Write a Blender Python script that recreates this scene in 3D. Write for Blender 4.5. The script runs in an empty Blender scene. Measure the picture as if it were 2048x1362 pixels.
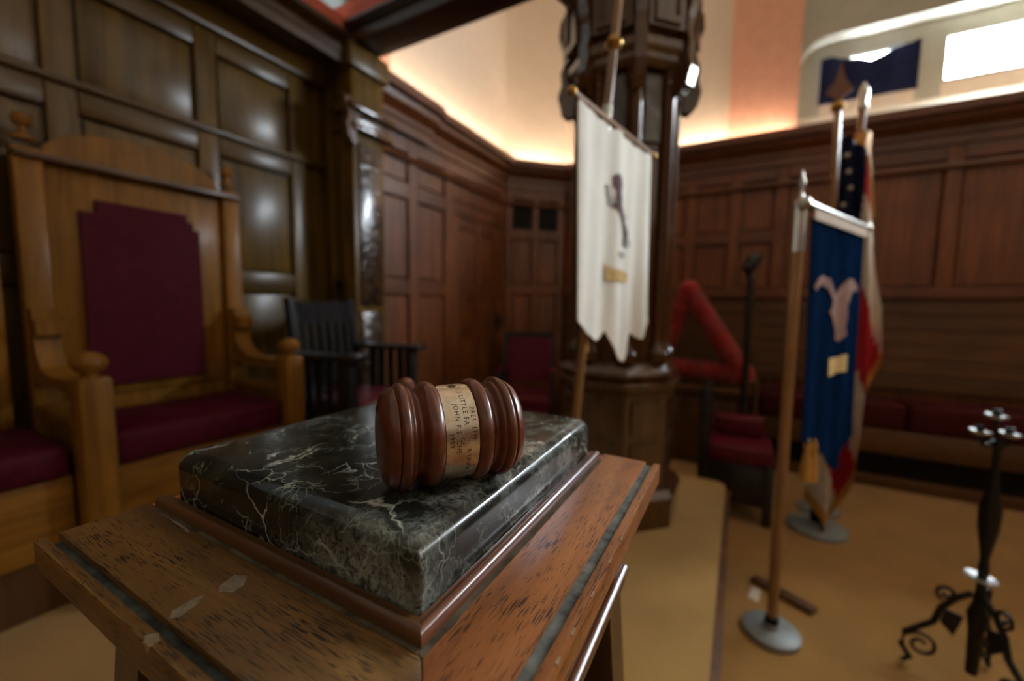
import bpy, bmesh, math, random
from mathutils import Matrix, Vector
random.seed(7)
S = bpy.context.scene
COL = S.collection
H = 1.28            # eye height above the lodge-room floor; heights below are given as H + offset

# ------------------------------------------------------------------ camera
cam_d = bpy.data.cameras.new('camera'); cam = bpy.data.objects.new('camera', cam_d); COL.objects.link(cam)
cam_d.sensor_width = 36.0; cam_d.lens = 14.502; cam_d.clip_start = 0.02
Rm = Matrix(((0.875, -0.054, 0.481), (0.484, 0.071, -0.872), (0.013, 0.996, 0.088)))
q = Rm.to_quaternion(); q.normalize()
cam.matrix_world = Matrix.Translation((0, 0, H)) @ q.to_matrix().to_4x4()
cam_d.dof.use_dof = True; cam_d.dof.focus_distance = 0.315; cam_d.dof.aperture_fstop = 2.5
cam_d.dof.aperture_blades = 9
S.camera = cam

# ------------------------------------------------------------------ world, exposure
w = bpy.data.worlds.new('overcast_sky'); S.world = w; w.use_nodes = True
bg = w.node_tree.nodes['Background']; bg.inputs[0].default_value = (0.80, 0.90, 1.0, 1); bg.inputs[1].default_value = 44.0
S.view_settings.view_transform = 'Standard'; S.view_settings.look = 'None'
S.view_settings.exposure = 1.7; S.view_settings.gamma = 1.0; S.view_settings.use_curve_mapping = False
COVE = 14.0        # strength of the warm cove tubes
FILL_LAMP = 0.3         # strength of the unseen globe lamp added as fill behind the camera

# ------------------------------------------------------------------ materials
MATS = {}
def nmat(name):
    m = bpy.data.materials.new(name); m.use_nodes = True
    nt = m.node_tree; b = nt.nodes['Principled BSDF']
    MATS[name] = m
    return m, nt, b
def N(nt, t, **kw):
    n = nt.nodes.new(t)
    for k, v in kw.items():
        if k.startswith('i_'): n.inputs[k[2:].replace('_', ' ')].default_value = v
        else: setattr(n, k, v)
    return n
def ramp(nt, fac, stops, interp='LINEAR'):
    r = nt.nodes.new('ShaderNodeValToRGB'); r.color_ramp.interpolation = interp
    e = r.color_ramp.elements
    while len(e) < len(stops): e.new(0.5)
    for i, (p, c) in enumerate(stops):
        e[i].position = p; e[i].color = (*c, 1) if len(c) == 3 else c
    nt.links.new(fac, r.inputs[0]); return r
def coords(nt, scale, rot=(0, 0, 0), loc=(0, 0, 0)):
    tc = N(nt, 'ShaderNodeTexCoord'); mp = N(nt, 'ShaderNodeMapping')
    mp.inputs['Scale'].default_value = scale; mp.inputs['Rotation'].default_value = rot; mp.inputs['Location'].default_value = loc
    nt.links.new(tc.outputs['Object'], mp.inputs[0]); return mp.outputs[0]
def mixc(nt, fac, a, b, mode='MIX'):
    m = N(nt, 'ShaderNodeMix', data_type='RGBA', blend_type=mode)
    for sock, v in ((m.inputs[0], fac), (m.inputs[6], a), (m.inputs[7], b)):
        if hasattr(v, 'links') or hasattr(v, 'is_linked'): nt.links.new(v, sock)
        elif isinstance(v, (int, float)): sock.default_value = v
        else: sock.default_value = (*v, 1)
    return m.outputs[2]
def bump(nt, b, h, strength, dist=0.002):
    bp = N(nt, 'ShaderNodeBump'); bp.inputs['Strength'].default_value = strength; bp.inputs['Distance'].default_value = dist
    nt.links.new(h, bp.inputs['Height']); nt.links.new(bp.outputs[0], b.inputs['Normal'])

def wood(name, dark, light, rough=0.38, axis=2, sc=1.0, coat=0.25, pores=None, ang=0.0, coat_rough=0.2, bmp=0.06):
    m, nt, b = nmat(name)
    s = [26 * sc] * 3; s[axis] = 1.6 * sc
    v = coords(nt, s, rot=(0, 0, ang))
    n1 = N(nt, 'ShaderNodeTexNoise', i_Scale=1.0, i_Detail=7.0, i_Roughness=0.62, i_Distortion=0.6); nt.links.new(v, n1.inputs[0])
    c = ramp(nt, n1.outputs[0], [(0.30, dark), (0.72, light)])
    col = c.outputs[0]
    v2 = coords(nt, (1.3, 1.3, 1.3))
    n2 = N(nt, 'ShaderNodeTexNoise', i_Scale=2.0, i_Detail=3.0); nt.links.new(v2, n2.inputs[0])
    r2 = ramp(nt, n2.outputs[0], [(0.3, (0.72, 0.72, 0.72)), (0.7, (1.18, 1.15, 1.1))])
    col = mixc(nt, 1.0, col, r2.outputs[0], 'MULTIPLY')
    hsrc = n1.outputs[0]
    if pores:
        s3 = [1050.0] * 3; s3[axis] = 55.0
        v3 = coords(nt, s3, rot=(0, 0, ang))
        n3 = N(nt, 'ShaderNodeTexNoise', i_Scale=1.0, i_Detail=2.5, i_Roughness=0.5); nt.links.new(v3, n3.inputs[0])
        v4 = coords(nt, (28, 28, 28)); n4 = N(nt, 'ShaderNodeTexNoise', i_Scale=1.0, i_Detail=2.0); nt.links.new(v4, n4.inputs[0])
        ad = N(nt, 'ShaderNodeMath', operation='MULTIPLY_ADD'); ad.inputs[1].default_value = 0.34
        nt.links.new(n4.outputs[0], ad.inputs[0]); nt.links.new(n3.outputs[0], ad.inputs[2])
        r3 = ramp(nt, ad.outputs[0], [(0.545, (1, 1, 1)), (0.595, (0, 0, 0))])
        inv = ramp(nt, ad.outputs[0], [(0.75, (0, 0, 0)), (0.785, (1, 1, 1))])
        col = mixc(nt, inv.outputs[0], col, pores)
        hsrc = inv.outputs[0]
        bump(nt, b, hsrc, -0.35, 0.0004)
    else:
        bump(nt, b, hsrc, bmp, 0.002)
    nt.links.new(col, b.inputs['Base Color'])
    b.inputs['Roughness'].default_value = rough
    b.inputs['Coat Weight'].default_value = coat; b.inputs['Coat Roughness'].default_value = coat_rough
    return m
def plain(name, c, rough=0.5, metal=0.0, var=0.12, sc=12.0, coat=0.0, sheen=0.0, bmp=0.0, bsc=200.0):
    m, nt, b = nmat(name)
    v = coords(nt, (sc, sc, sc)); n = N(nt, 'ShaderNodeTexNoise', i_Scale=1.0, i_Detail=5.0); nt.links.new(v, n.inputs[0])
    lo = tuple(x * (1 - var) for x in c); hi = tuple(min(1, x * (1 + var)) for x in c)
    r = ramp(nt, n.outputs[0], [(0.3, lo), (0.7, hi)]); nt.links.new(r.outputs[0], b.inputs['Base Color'])
    b.inputs['Roughness'].default_value = rough; b.inputs['Metallic'].default_value = metal
    if rough >= 0.65: b.inputs['Specular IOR Level'].default_value = 0.12
    b.inputs['Coat Weight'].default_value = coat
    if sheen: b.inputs['Sheen Weight'].default_value = sheen
    if bmp:
        v2 = coords(nt, (bsc, bsc, bsc)); n2 = N(nt, 'ShaderNodeTexNoise', i_Scale=1.0, i_Detail=3.0); nt.links.new(v2, n2.inputs[0])
        bump(nt, b, n2.outputs[0], bmp, 0.004)
    return m
def glow(name, c, s):
    m, nt, b = nmat(name)
    b.inputs['Base Color'].default_value = (*c, 1); b.inputs['Emission Color'].default_value = (*c, 1); b.inputs['Emission Strength'].default_value = s
    return m

wood('oak_wall', (0.060, 0.033, 0.004), (0.170, 0.094, 0.012), rough=0.45, coat=0.55, coat_rough=0.27, bmp=0.012)
for _n in ('oak_wall',):
    if _n in MATS: MATS[_n].node_tree.nodes['Principled BSDF'].inputs['Specular IOR Level'].default_value = 0.15
wood('oak_wall_flat', (0.050, 0.027, 0.004), (0.135, 0.074, 0.013), rough=0.36, axis=1, coat=0.35, coat_rough=0.28)
wood('red_oak_wall', (0.088, 0.024, 0.003), (0.235, 0.070, 0.010), rough=0.46, coat=0.12, coat_rough=0.3)
wood('red_oak_wall_x', (0.070, 0.020, 0.004), (0.190, 0.058, 0.011), rough=0.40, axis=0, coat=0.2, coat_rough=0.3)
wood('red_oak_wall_y', (0.070, 0.020, 0.004), (0.190, 0.058, 0.011), rough=0.40, axis=1, coat=0.2, coat_rough=0.3)
wood('plank_oak', (0.060, 0.023, 0.005), (0.150, 0.062, 0.014), rough=0.42, axis=0, coat=0.2, coat_rough=0.3)
wood('pier_oak', (0.045, 0.018, 0.004), (0.120, 0.048, 0.011), rough=0.22, coat=0.8, coat_rough=0.10)
wood('beam_oak', (0.024, 0.011, 0.004), (0.062, 0.030, 0.010), rough=0.40, axis=0, coat=0.2)
wood('beam_oak_y', (0.024, 0.011, 0.004), (0.062, 0.030, 0.010), rough=0.40, axis=1, coat=0.2)
wood('golden_oak', (0.155, 0.066, 0.007), (0.33, 0.152, 0.020), rough=0.48, coat=0.08, sc=1.2)
wood('golden_oak_y', (0.155, 0.066, 0.007), (0.33, 0.152, 0.020), rough=0.48, axis=1, coat=0.08, sc=1.2)
for _n in ('golden_oak', 'golden_oak_y', 'oak_wall_flat'): MATS[_n].node_tree.nodes['Principled BSDF'].inputs['Specular IOR Level'].default_value = 0.2
wood('black_oak', (0.006, 0.007, 0.007), (0.020, 0.021, 0.020), rough=0.32, coat=0.3)
wood('pole_wood', (0.24, 0.115, 0.035), (0.40, 0.21, 0.075), rough=0.38, coat=0.3)
wood('top_oak_x', (0.105, 0.052, 0.012), (0.27, 0.140, 0.038), rough=0.46, axis=0, sc=1.4, coat=0.05, pores=(0.030, 0.015, 0.006))
wood('top_oak_y_lit', (0.240, 0.080, 0.021), (0.52, 0.200, 0.060), rough=0.42, axis=1, sc=1.4, coat=0.08, pores=(0.050, 0.020, 0.009), ang=-0.10)  # brightened base stands for warm wall light reflected on the right board
wood('bead_oak', (0.085, 0.026, 0.010), (0.21, 0.075, 0.028), rough=0.26, axis=1, sc=2.0, coat=0.5)
wood('bead_oak_x', (0.070, 0.028, 0.010), (0.17, 0.075, 0.025), rough=0.34, axis=0, sc=2.0, coat=0.3)
wood('stand_oak', (0.050, 0.022, 0.008), (0.13, 0.060, 0.022), rough=0.36, coat=0.3)
wood('gavel_wood', (0.085, 0.020, 0.006), (0.195, 0.050, 0.015), rough=0.36, axis=0, sc=2.2, coat=0.5, coat_rough=0.16)
plain('cream_plaster', (0.70, 0.59, 0.46), 0.8, var=0.03, bmp=0.05, bsc=60)
plain('pink_plaster', (0.72, 0.38, 0.26), 0.8, var=0.06, bmp=0.05, bsc=40)
plain('red_plaster', (0.60, 0.16, 0.11), 0.8, var=0.05)
plain('dim_grey_plaster', (0.42, 0.40, 0.32), 0.85, var=0.05)  # grey puts the dimmer light on the recess head into the colour
plain('blue_plaster', (0.45, 0.56, 0.58), 0.85, var=0.05)
plain('carpet_tan', (0.39, 0.222, 0.060), 0.95, var=0.10, sc=5.0, sheen=0.2, bmp=0.5, bsc=700)
plain('carpet_lower', (0.33, 0.165, 0.036), 0.95, var=0.12, sc=4.0, sheen=0.2, bmp=0.5, bsc=700)
plain('maroon_leather', (0.070, 0.004, 0.013), 0.62, var=0.18, sc=30, bmp=0.12, bsc=300)
plain('red_leather', (0.13, 0.010, 0.020), 0.38, var=0.12, sc=20, bmp=0.08, bsc=300)
plain('dark_red_cloth', (0.060, 0.008, 0.008), 0.7, var=0.15, sc=20)
plain('red_chenille', (0.33, 0.020, 0.012), 0.85, var=0.35, sc=60, sheen=0.3, bmp=1.0, bsc=160)
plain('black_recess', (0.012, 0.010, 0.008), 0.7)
plain('iron', (0.020, 0.017, 0.013), 0.5, metal=0.6, var=0.3, sc=60)
plain('brass', (0.46, 0.27, 0.07), 0.3, metal=1.0, var=0.1)
plain('gold_thread', (0.55, 0.29, 0.06), 0.55, metal=0.2, var=0.25, sc=150)
plain('steel', (0.52, 0.50, 0.44), 0.28, metal=1.0, var=0.08)
plain('pan_metal', (0.42, 0.43, 0.41), 0.35, metal=0.5, var=0.1)
plain('base_grey', (0.22, 0.235, 0.225), 0.5, metal=0.2, var=0.15)
plain('white_cloth', (0.82, 0.81, 0.73), 0.8, var=0.06, sc=6, sheen=0.2)
plain('blue_cloth', (0.0040, 0.015, 0.048), 0.95, var=0.15, sc=9)
MATS['blue_cloth'].node_tree.nodes['Principled BSDF'].inputs['Specular IOR Level'].default_value = 0.0
plain('navy_cloth', (0.010, 0.014, 0.045), 0.8, var=0.2, sc=9)
plain('flag_red', (0.42, 0.020, 0.028), 0.75, var=0.1)
plain('flag_white', (0.62, 0.54, 0.43), 0.75, var=0.08)
plain('emblem_purple', (0.085, 0.028, 0.036), 0.7, var=0.25, sc=50)
plain('emblem_grey', (0.40, 0.42, 0.40), 0.8, var=0.2, sc=80)
plain('emblem_tan', (0.25, 0.135, 0.10), 0.8, var=0.15, sc=60)
plain('emblem_gold', (0.62, 0.43, 0.17), 0.7, var=0.15, sc=60)
plain('dust', (0.060, 0.066, 0.060), 0.75, var=0.75, sc=45)
plain('dust_pale', (0.150, 0.158, 0.145), 0.75, var=0.55, sc=70)
plain('dust_thin', (0.085, 0.068, 0.045), 0.7, var=0.5, sc=60)
plain('residue', (0.23, 0.185, 0.125), 0.6, var=0.35, sc=160)
plain('chip', (0.34, 0.23, 0.13), 0.7, var=0.3, sc=200)
plain('engraved', (0.030, 0.016, 0.008), 0.6)
for _n, _s in (('maroon_leather', 0.15), ('red_leather', 0.3)): MATS[_n].node_tree.nodes['Principled BSDF'].inputs['Specular IOR Level'].default_value = _s
glow('cove_tube', (1.0, 0.83, 0.66), COVE*1.8)
glow('cove_tube_dim', (1.0, 0.83, 0.62), COVE*0.22)
glow('fill_lamp_globe', (1.0, 0.84, 0.62), FILL_LAMP)

def carved(name, dark, light):
    m, nt, b = nmat(name)
    v = coords(nt, (26, 26, 26)); vo = N(nt, 'ShaderNodeTexVoronoi', i_Scale=1.0, feature='SMOOTH_F1'); nt.links.new(v, vo.inputs[0])
    c = ramp(nt, vo.outputs[0], [(0.1, light), (0.6, dark)]); nt.links.new(c.outputs[0], b.inputs['Base Color'])
    bump(nt, b, vo.outputs[0], 0.4, 0.02); b.inputs['Roughness'].default_value = 0.3; b.inputs['Coat Weight'].default_value = 1.0; b.inputs['Coat Roughness'].default_value = 0.2
carved('carved_oak', (0.022, 0.010, 0.004), (0.085, 0.040, 0.014))

def marble():
    m, nt, b = nmat('verde_marble')
    base = coords(nt, (1, 1, 1))
    d = N(nt, 'ShaderNodeTexNoise', i_Scale=14.0, i_Detail=4.0, i_Roughness=0.6); nt.links.new(base, d.inputs[0])
    mx = N(nt, 'ShaderNodeVectorMath', operation='MULTIPLY_ADD'); mx.inputs[1].default_value = (0.075, 0.075, 0.075)
    nt.links.new(d.outputs[1], mx.inputs[0]); nt.links.new(base, mx.inputs[2])
    def veins(scale, lo, hi, stretch, rot):
        mp = N(nt, 'ShaderNodeMapping'); mp.inputs['Scale'].default_value = stretch; mp.inputs['Rotation'].default_value = rot
        nt.links.new(mx.outputs[0], mp.inputs[0])
        vo = N(nt, 'ShaderNodeTexVoronoi', i_Scale=scale, feature='DISTANCE_TO_EDGE'); nt.links.new(mp.outputs[0], vo.inputs[0])
        return ramp(nt, vo.outputs['Distance'], [(lo, (1, 1, 1)), (hi, (0, 0, 0))]).outputs[0]
    def mask(scale, lo, hi, off):
        vv = coords(nt, (scale, scale, scale), loc=off); n = N(nt, 'ShaderNodeTexNoise', i_Scale=1.0, i_Detail=3.0); nt.links.new(vv, n.inputs[0])
        return ramp(nt, n.outputs[0], [(lo, (0, 0, 0)), (hi, (1, 1, 1))]).outputs[0]
    def mul(a, c):
        x = N(nt, 'ShaderNodeMath', operation='MULTIPLY'); nt.links.new(a, x.inputs[0]); nt.links.new(c, x.inputs[1]); return x.outputs[0]
    v1 = mul(veins(15, 0.001, 0.020, (1.0, 0.5, 1.0), (0, 0, 0.6)), mask(13, 0.50, 0.62, (0.3, 0.2, 0)))
    v2 = mul(veins(40, 0.001, 0.028, (0.7, 1.0, 0.8), (0.2, 0, -0.5)), mask(20, 0.48, 0.63, (4.3, 1.2, 2)))
    v3 = mul(veins(90, 0.002, 0.06, (1, 1, 1), (0, 0.3, 0.2)), mask(30, 0.50, 0.68, (1.3, 7.2, 0)))
    # a pale cloud of quartz runs from the front corner along the right-hand arris
    sep = N(nt, 'ShaderNodeSeparateXYZ'); nt.links.new(mx.outputs[0], sep.inputs[0])
    cl = N(nt, 'ShaderNodeVectorMath', operation='DISTANCE'); cl.inputs[1].default_value = (0.135, -0.125, 0.115); nt.links.new(mx.outputs[0], cl.inputs[0])
    cr = ramp(nt, cl.outputs['Value'], [(0.022, (1, 1, 1)), (0.085, (0, 0, 0))]).outputs[0]
    e = N(nt, 'ShaderNodeMath', operation='SUBTRACT'); e.inputs[1].default_value = 0.172; nt.links.new(sep.outputs[0], e.inputs[0])
    ab = N(nt, 'ShaderNodeMath', operation='ABSOLUTE'); nt.links.new(e.outputs[0], ab.inputs[0])
    er = mul(ramp(nt, ab.outputs[0], [(0.0, (0.8, 0.8, 0.8)), (0.035, (0, 0, 0))]).outputs[0], mask(28, 0.42, 0.60, (9, 3, 1)))
    fine = N(nt, 'ShaderNodeTexNoise', i_Scale=120.0, i_Detail=6.0, i_Roughness=0.7, i_Distortion=1.5); nt.links.new(base, fine.inputs[0])
    fr = ramp(nt, fine.outputs[0], [(0.40, (0.1, 0.1, 0.1)), (0.62, (1, 1, 1))]).outputs[0]
    bd = N(nt, 'ShaderNodeTexNoise', i_Scale=30.0, i_Detail=6.0); nt.links.new(base, bd.inputs[0])
    body = ramp(nt, bd.outputs[0], [(0.35, (0.007, 0.009, 0.008)), (0.55, (0.018, 0.020, 0.016)), (0.72, (0.045, 0.042, 0.030))]).outputs[0]
    col = mixc(nt, mul(cr, fr), body, (0.46, 0.50, 0.43))
    col = mixc(nt, mul(er, fr), col, (0.42, 0.46, 0.41))
    col = mixc(nt, v3, col, (0.20, 0.24, 0.19))
    col = mixc(nt, v2, col, (0.34, 0.39, 0.31))
    col = mixc(nt, v1, col, (0.55, 0.58, 0.50))
    nt.links.new(col, b.inputs['Base Color'])
    sm = N(nt, 'ShaderNodeTexNoise', i_Scale=18.0, i_Detail=3.0); nt.links.new(base, sm.inputs[0])
    rr = ramp(nt, sm.outputs[0], [(0.35, (0.14, 0.14, 0.14)), (0.7, (0.30, 0.30, 0.30))]); nt.links.new(rr.outputs[0], b.inputs['Roughness'])
    b.inputs['Coat Weight'].default_value = 0.15; b.inputs['Coat Roughness'].default_value = 0.05
marble()
def bandmetal():
    m, nt, b = nmat('nickel_band')
    v = coords(nt, (70, 70, 70)); n = N(nt, 'ShaderNodeTexNoise', i_Scale=1.0, i_Detail=6.0, i_Roughness=0.65); nt.links.new(v, n.inputs[0])
    c = ramp(nt, n.outputs[0], [(0.30, (0.52, 0.40, 0.22)), (0.52, (0.76, 0.68, 0.54)), (0.75, (0.82, 0.79, 0.72))]); nt.links.new(c.outputs[0], b.inputs['Base Color'])
    b.inputs['Metallic'].default_value = 0.9
    r = ramp(nt, n.outputs[0], [(0.3, (0.38, 0.38, 0.38)), (0.7, (0.20, 0.20, 0.20))]); nt.links.new(r.outputs[0], b.inputs['Roughness'])
bandmetal()
def glassmat():
    m, nt, b = nmat('window_glass')
    out = nt.nodes['Material Output']; nt.nodes.remove(b)
    t = N(nt, 'ShaderNodeBsdfTransparent'); g = N(nt, 'ShaderNodeBsdfGlossy'); g.inputs['Roughness'].default_value = 0.02
    mx = N(nt, 'ShaderNodeMixShader'); mx.inputs[0].default_value = 0.05; nt.links.new(t.outputs[0], mx.inputs[1]); nt.links.new(g.outputs[0], mx.inputs[2])
    nt.links.new(mx.outputs[0], out.inputs[0])
glassmat()

# ------------------------------------------------------------------ mesh helpers
class MB:
    def __init__(s): s.v = []; s.f = []
    def add(s, vs, fs):
        o = len(s.v); s.v += [tuple(v) for v in vs]; s.f += [tuple(i + o for i in f) for f in fs]; return s
    def box(s, x0, x1, y0, y1, z0, z1, bev=0.0, seg=2):
        if bev <= 0:
            return s.add([(x0,y0,z0),(x1,y0,z0),(x1,y1,z0),(x0,y1,z0),(x0,y0,z1),(x1,y0,z1),(x1,y1,z1),(x0,y1,z1)],
                  [(0,3,2,1),(4,5,6,7),(0,1,5,4),(1,2,6,5),(2,3,7,6),(3,0,4,7)])
        b = bmesh.new(); bmesh.ops.create_cube(b, size=1.0)
        for v in b.verts: v.co = Vector(((x0+x1)/2 + v.co.x*(x1-x0), (y0+y1)/2 + v.co.y*(y1-y0), (z0+z1)/2 + v.co.z*(z1-z0)))
        bmesh.ops.bevel(b, geom=list(b.edges), offset=bev, segments=seg, profile=0.5, affect='EDGES')
        b.verts.ensure_lookup_table(); s.add([v.co[:] for v in b.verts], [[v.index for v in f.verts] for f in b.faces]); b.free(); return s
    def beam(s, p, q, a, b_=None, up=(0, 0, 1)):           # square bar from p to q
        b_ = b_ or a; p, q = Vector(p), Vector(q); d = (q - p).normalized()
        x = d.cross(Vector(up)); x = x.normalized() if x.length > 1e-4 else Vector((1, 0, 0)); y = x.cross(d)
        vs = [c + x*i*a/2 + y*j*b_/2 for c in (p, q) for i, j in ((-1,-1),(1,-1),(1,1),(-1,1))]
        return s.add([v[:] for v in vs], [(3,2,1,0),(4,5,6,7),(0,1,5,4),(1,2,6,5),(2,3,7,6),(3,0,4,7)])
    def prism(s, poly, z0, z1):
        n = len(poly)
        return s.add([(x, y, z0) for x, y in poly] + [(x, y, z1) for x, y in poly],
            [tuple(range(n))[::-1], tuple(range(n, 2*n))] + [(i, (i+1) % n, n+(i+1) % n, n+i) for i in range(n)])
    def slab(s, pts, off):                                   # planar polygon pts thickened by vector off
        n = len(pts); o = Vector(off)
        return s.add([tuple(p) for p in pts] + [tuple(Vector(p)+o) for p in pts],
            [tuple(range(n))[::-1], tuple(range(n, 2*n))] + [(i, (i+1) % n, n+(i+1) % n, n+i) for i in range(n)])
    def lathe(s, prof, c=(0,0,0), axis=(0,0,1), seg=24):     # prof: (radius, distance along the axis)
        a = Vector(axis).normalized(); x = a.orthogonal().normalized(); y = a.cross(x); c = Vector(c)
        vs = []; fs = []; m = len(prof)
        for i in range(seg):
            t = 2*math.pi*i/seg; e = x*math.cos(t) + y*math.sin(t)
            for r, h in prof: vs.append((c + a*h + e*max(r, 1e-5))[:])
        for i in range(seg):
            j = (i+1) % seg
            for k in range(m-1): fs.append((i*m+k, j*m+k, j*m+k+1, i*m+k+1))
        fs.append(tuple(i*m for i in range(seg))[::-1]); fs.append(tuple(i*m+m-1 for i in range(seg)))
        return s.add(vs, fs)
    def tube(s, path, r, seg=8, close=True):
        P = [Vector(p) for p in path]; n = len(P); vs = []; fs = []; up = Vector((0.03, 0.1, 1))
        for i, p in enumerate(P):
            d = (P[min(i+1, n-1)] - P[max(i-1, 0)]).normalized(); x = d.cross(up)
            if x.length < 1e-3: x = d.cross(Vector((1, 0, 0)))
            x.normalize(); y = x.cross(d); ri = r[i] if isinstance(r, (list, tuple)) else r
            for k in range(seg):
                t = 2*math.pi*k/seg; vs.append((p + x*ri*math.cos(t) + y*ri*math.sin(t))[:])
        for i in range(n-1):
            for k in range(seg): fs.append((i*seg+k, i*seg+(k+1) % seg, (i+1)*seg+(k+1) % seg, (i+1)*seg+k))
        fs.append(tuple(range(seg))[::-1]); fs.append(tuple((n-1)*seg+k for k in range(seg)))
        return s.add(vs, fs)
    def sweep(s, prof, path, z=0.0, closed=False):           # prof: closed outline (outward, up); outward = right of travel
        P = [Vector((p[0], p[1])) for p in path]; n = len(P); m = len(prof); vs = []; fs = []
        for i in range(n):
            def nrm(a, b): d = (b - a).normalized(); return Vector((d.y, -d.x))
            if closed: n1, n2 = nrm(P[i-1], P[i]), nrm(P[i], P[(i+1) % n])
            else:
                n1 = nrm(P[i-1], P[i]) if i > 0 else nrm(P[i], P[i+1]); n2 = nrm(P[i], P[i+1]) if i < n-1 else n1
            mm = (n1 + n2); mm = mm / (1 + n1.dot(n2))
            for o, u in prof: vs.append((P[i].x + mm.x*o, P[i].y + mm.y*o, z + u))
        for i in range(n if closed else n-1):
            j = (i+1) % n
            for k in range(m): fs.append((i*m+k, i*m+(k+1) % m, j*m+(k+1) % m, j*m+k))
        if not closed: fs.append(tuple(range(m))); fs.append(tuple((n-1)*m+k for k in range(m))[::-1])
        return s.add(vs, fs)
    def grid(s, fn, nu, nv):
        vs = [tuple(fn(i/nu, j/nv)) for j in range(nv+1) for i in range(nu+1)]
        return s.add(vs, [(j*(nu+1)+i, j*(nu+1)+i+1, (j+1)*(nu+1)+i+1, (j+1)*(nu+1)+i) for j in range(nv) for i in range(nu)])
    def cloth(s, fn, nu, nv, th):                            # a grid with real thickness (th: offset vector)
        t = Vector(th); a = [tuple(fn(i/nu, j/nv)) for j in range(nv+1) for i in range(nu+1)]; n = len(a)
        k = nu+1; fs = []
        for j in range(nv):
            for i in range(nu):
                f = (j*k+i, j*k+i+1, (j+1)*k+i+1, (j+1)*k+i); fs.append(f); fs.append(tuple(n+x for x in f[::-1]))
        rim = [i for i in range(k)] + [j*k+nu for j in range(1, nv+1)] + [nv*k+i for i in range(nu-1, -1, -1)] + [j*k for j in range(nv-1, 0, -1)]
        for x in range(len(rim)):
            p, q_ = rim[x], rim[(x+1) % len(rim)]; fs.append((q_, p, n+p, n+q_))
        return s.add(a + [tuple(Vector(p)+t) for p in a], fs)

def mk(name, mb, mat, parent=None, loc=(0, 0, 0), smooth=30, label=None):
    me = bpy.data.meshes.new(name); l = Vector(loc)
    me.from_pydata([tuple(Vector(v) - l) for v in mb.v], [], mb.f); me.update()
    b = bmesh.new(); b.from_mesh(me); bmesh.ops.recalc_face_normals(b, faces=b.faces); b.to_mesh(me); b.free()
    me.materials.append(MATS[mat])
    if smooth:
        me.shade_smooth(); me.set_sharp_from_angle(angle=math.radians(smooth))
    o = bpy.data.objects.new(name, me); COL.objects.link(o)
    if parent is not None: o.parent = parent
    else: o.location = l
    if label: o['label'] = label
    return o
def tag(o, label, cat, group=None):
    o['label'] = label; o['category'] = cat
    if group: o['group'] = group
    return o
class Thing:
    """An Empty at the base of a thing; parts are given in world coordinates (or in the thing's own frame when local)."""
    def __init__(s, name, loc, label, cat, rot=0.0, local=False, group=None, kind=None):
        s.o = bpy.data.objects.new(name, None); COL.objects.link(s.o); s.o.empty_display_size = 0.1
        s.o.location = loc; s.o.rotation_euler = (0, 0, rot); s.loc = (0, 0, 0) if local else loc
        if kind: s.o['kind'] = kind
        if label: tag(s.o, label, cat, group)
    def part(s, name, mb, mat, parent=None, smooth=30, label=None):
        return mk(name, mb, mat, parent or s.o, s.loc, smooth, label)
def struct(name, mb, mat, smooth=30, label=None):
    o = mk(name, mb, mat, None, (0, 0, 0), smooth); o['kind'] = 'structure'
    if label: o['label'] = label
    return o
def sub(name, mb, mat, parent, smooth=30): return mk(name, mb, mat, parent, (0, 0, 0), smooth)

# ------------------------------------------------------------------ room constants
F, P = 0.0, 0.34                       # floor and platform levels
XW, XD, YB = -2.20, -2.14, 4.17        # panelled wall behind the throne, door wall, back wall
CZ = H + 1.42                          # top of the wainscot cornice
CEIL = 5.0
XR, YF = 4.7, -2.8
C1 = (XD, 3.72); C2 = (XD + 0.45, YB)  # the 45 degree corner wall runs C1 -> C2

struct('floor', MB().box(XD-0.5, XR, YF, YB+0.5, -0.1, F), 'carpet_lower', label='brown carpeted floor of the lodge room')
pl = MB(); R_ = 0.06
poly = [(XW-0.2, YF+0.01), (-0.02, YF+0.01)] + [(-0.02-R_+R_*math.cos(t*math.pi/12), 2.43-R_+R_*math.sin(t*math.pi/12)) for t in range(7)] + [(XW-0.2, 2.43)]
pl.prism(poly, 0.0005, P)
plat = struct('platform', pl, 'carpet_tan', label='tan carpeted platform carrying the throne and the pedestal')
sub('riser_trim', MB().prism([(-0.02, YF+0.02), (0.006, YF+0.02), (0.006, 2.40), (-0.02, 2.40)], 0.0006, P-0.03), 'plank_oak', plat)
struct('ceiling', MB().box(XW-0.6, XR+0.2, YF-0.2, YB+0.6, CEIL, CEIL+0.12), 'cream_plaster')
wr = struct('wall_right', MB().box(XR, XR+0.15, YF, YB+0.5, F, CEIL), 'cream_plaster')
sub('wainscot', MB().box(XR-0.03, XR, YF, YB-0.35, F+0.001, CZ-0.1), 'red_oak_wall', wr)
wf = struct('wall_front', MB().box(XW-0.5, XR+0.15, YF-0.15, YF, F, CEIL), 'cream_plaster')
sub('wainscot', MB().box(XW+0.01, XR-0.04, YF, YF+0.03, F+0.001, CZ-0.1), 'red_oak_wall', wf)

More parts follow.
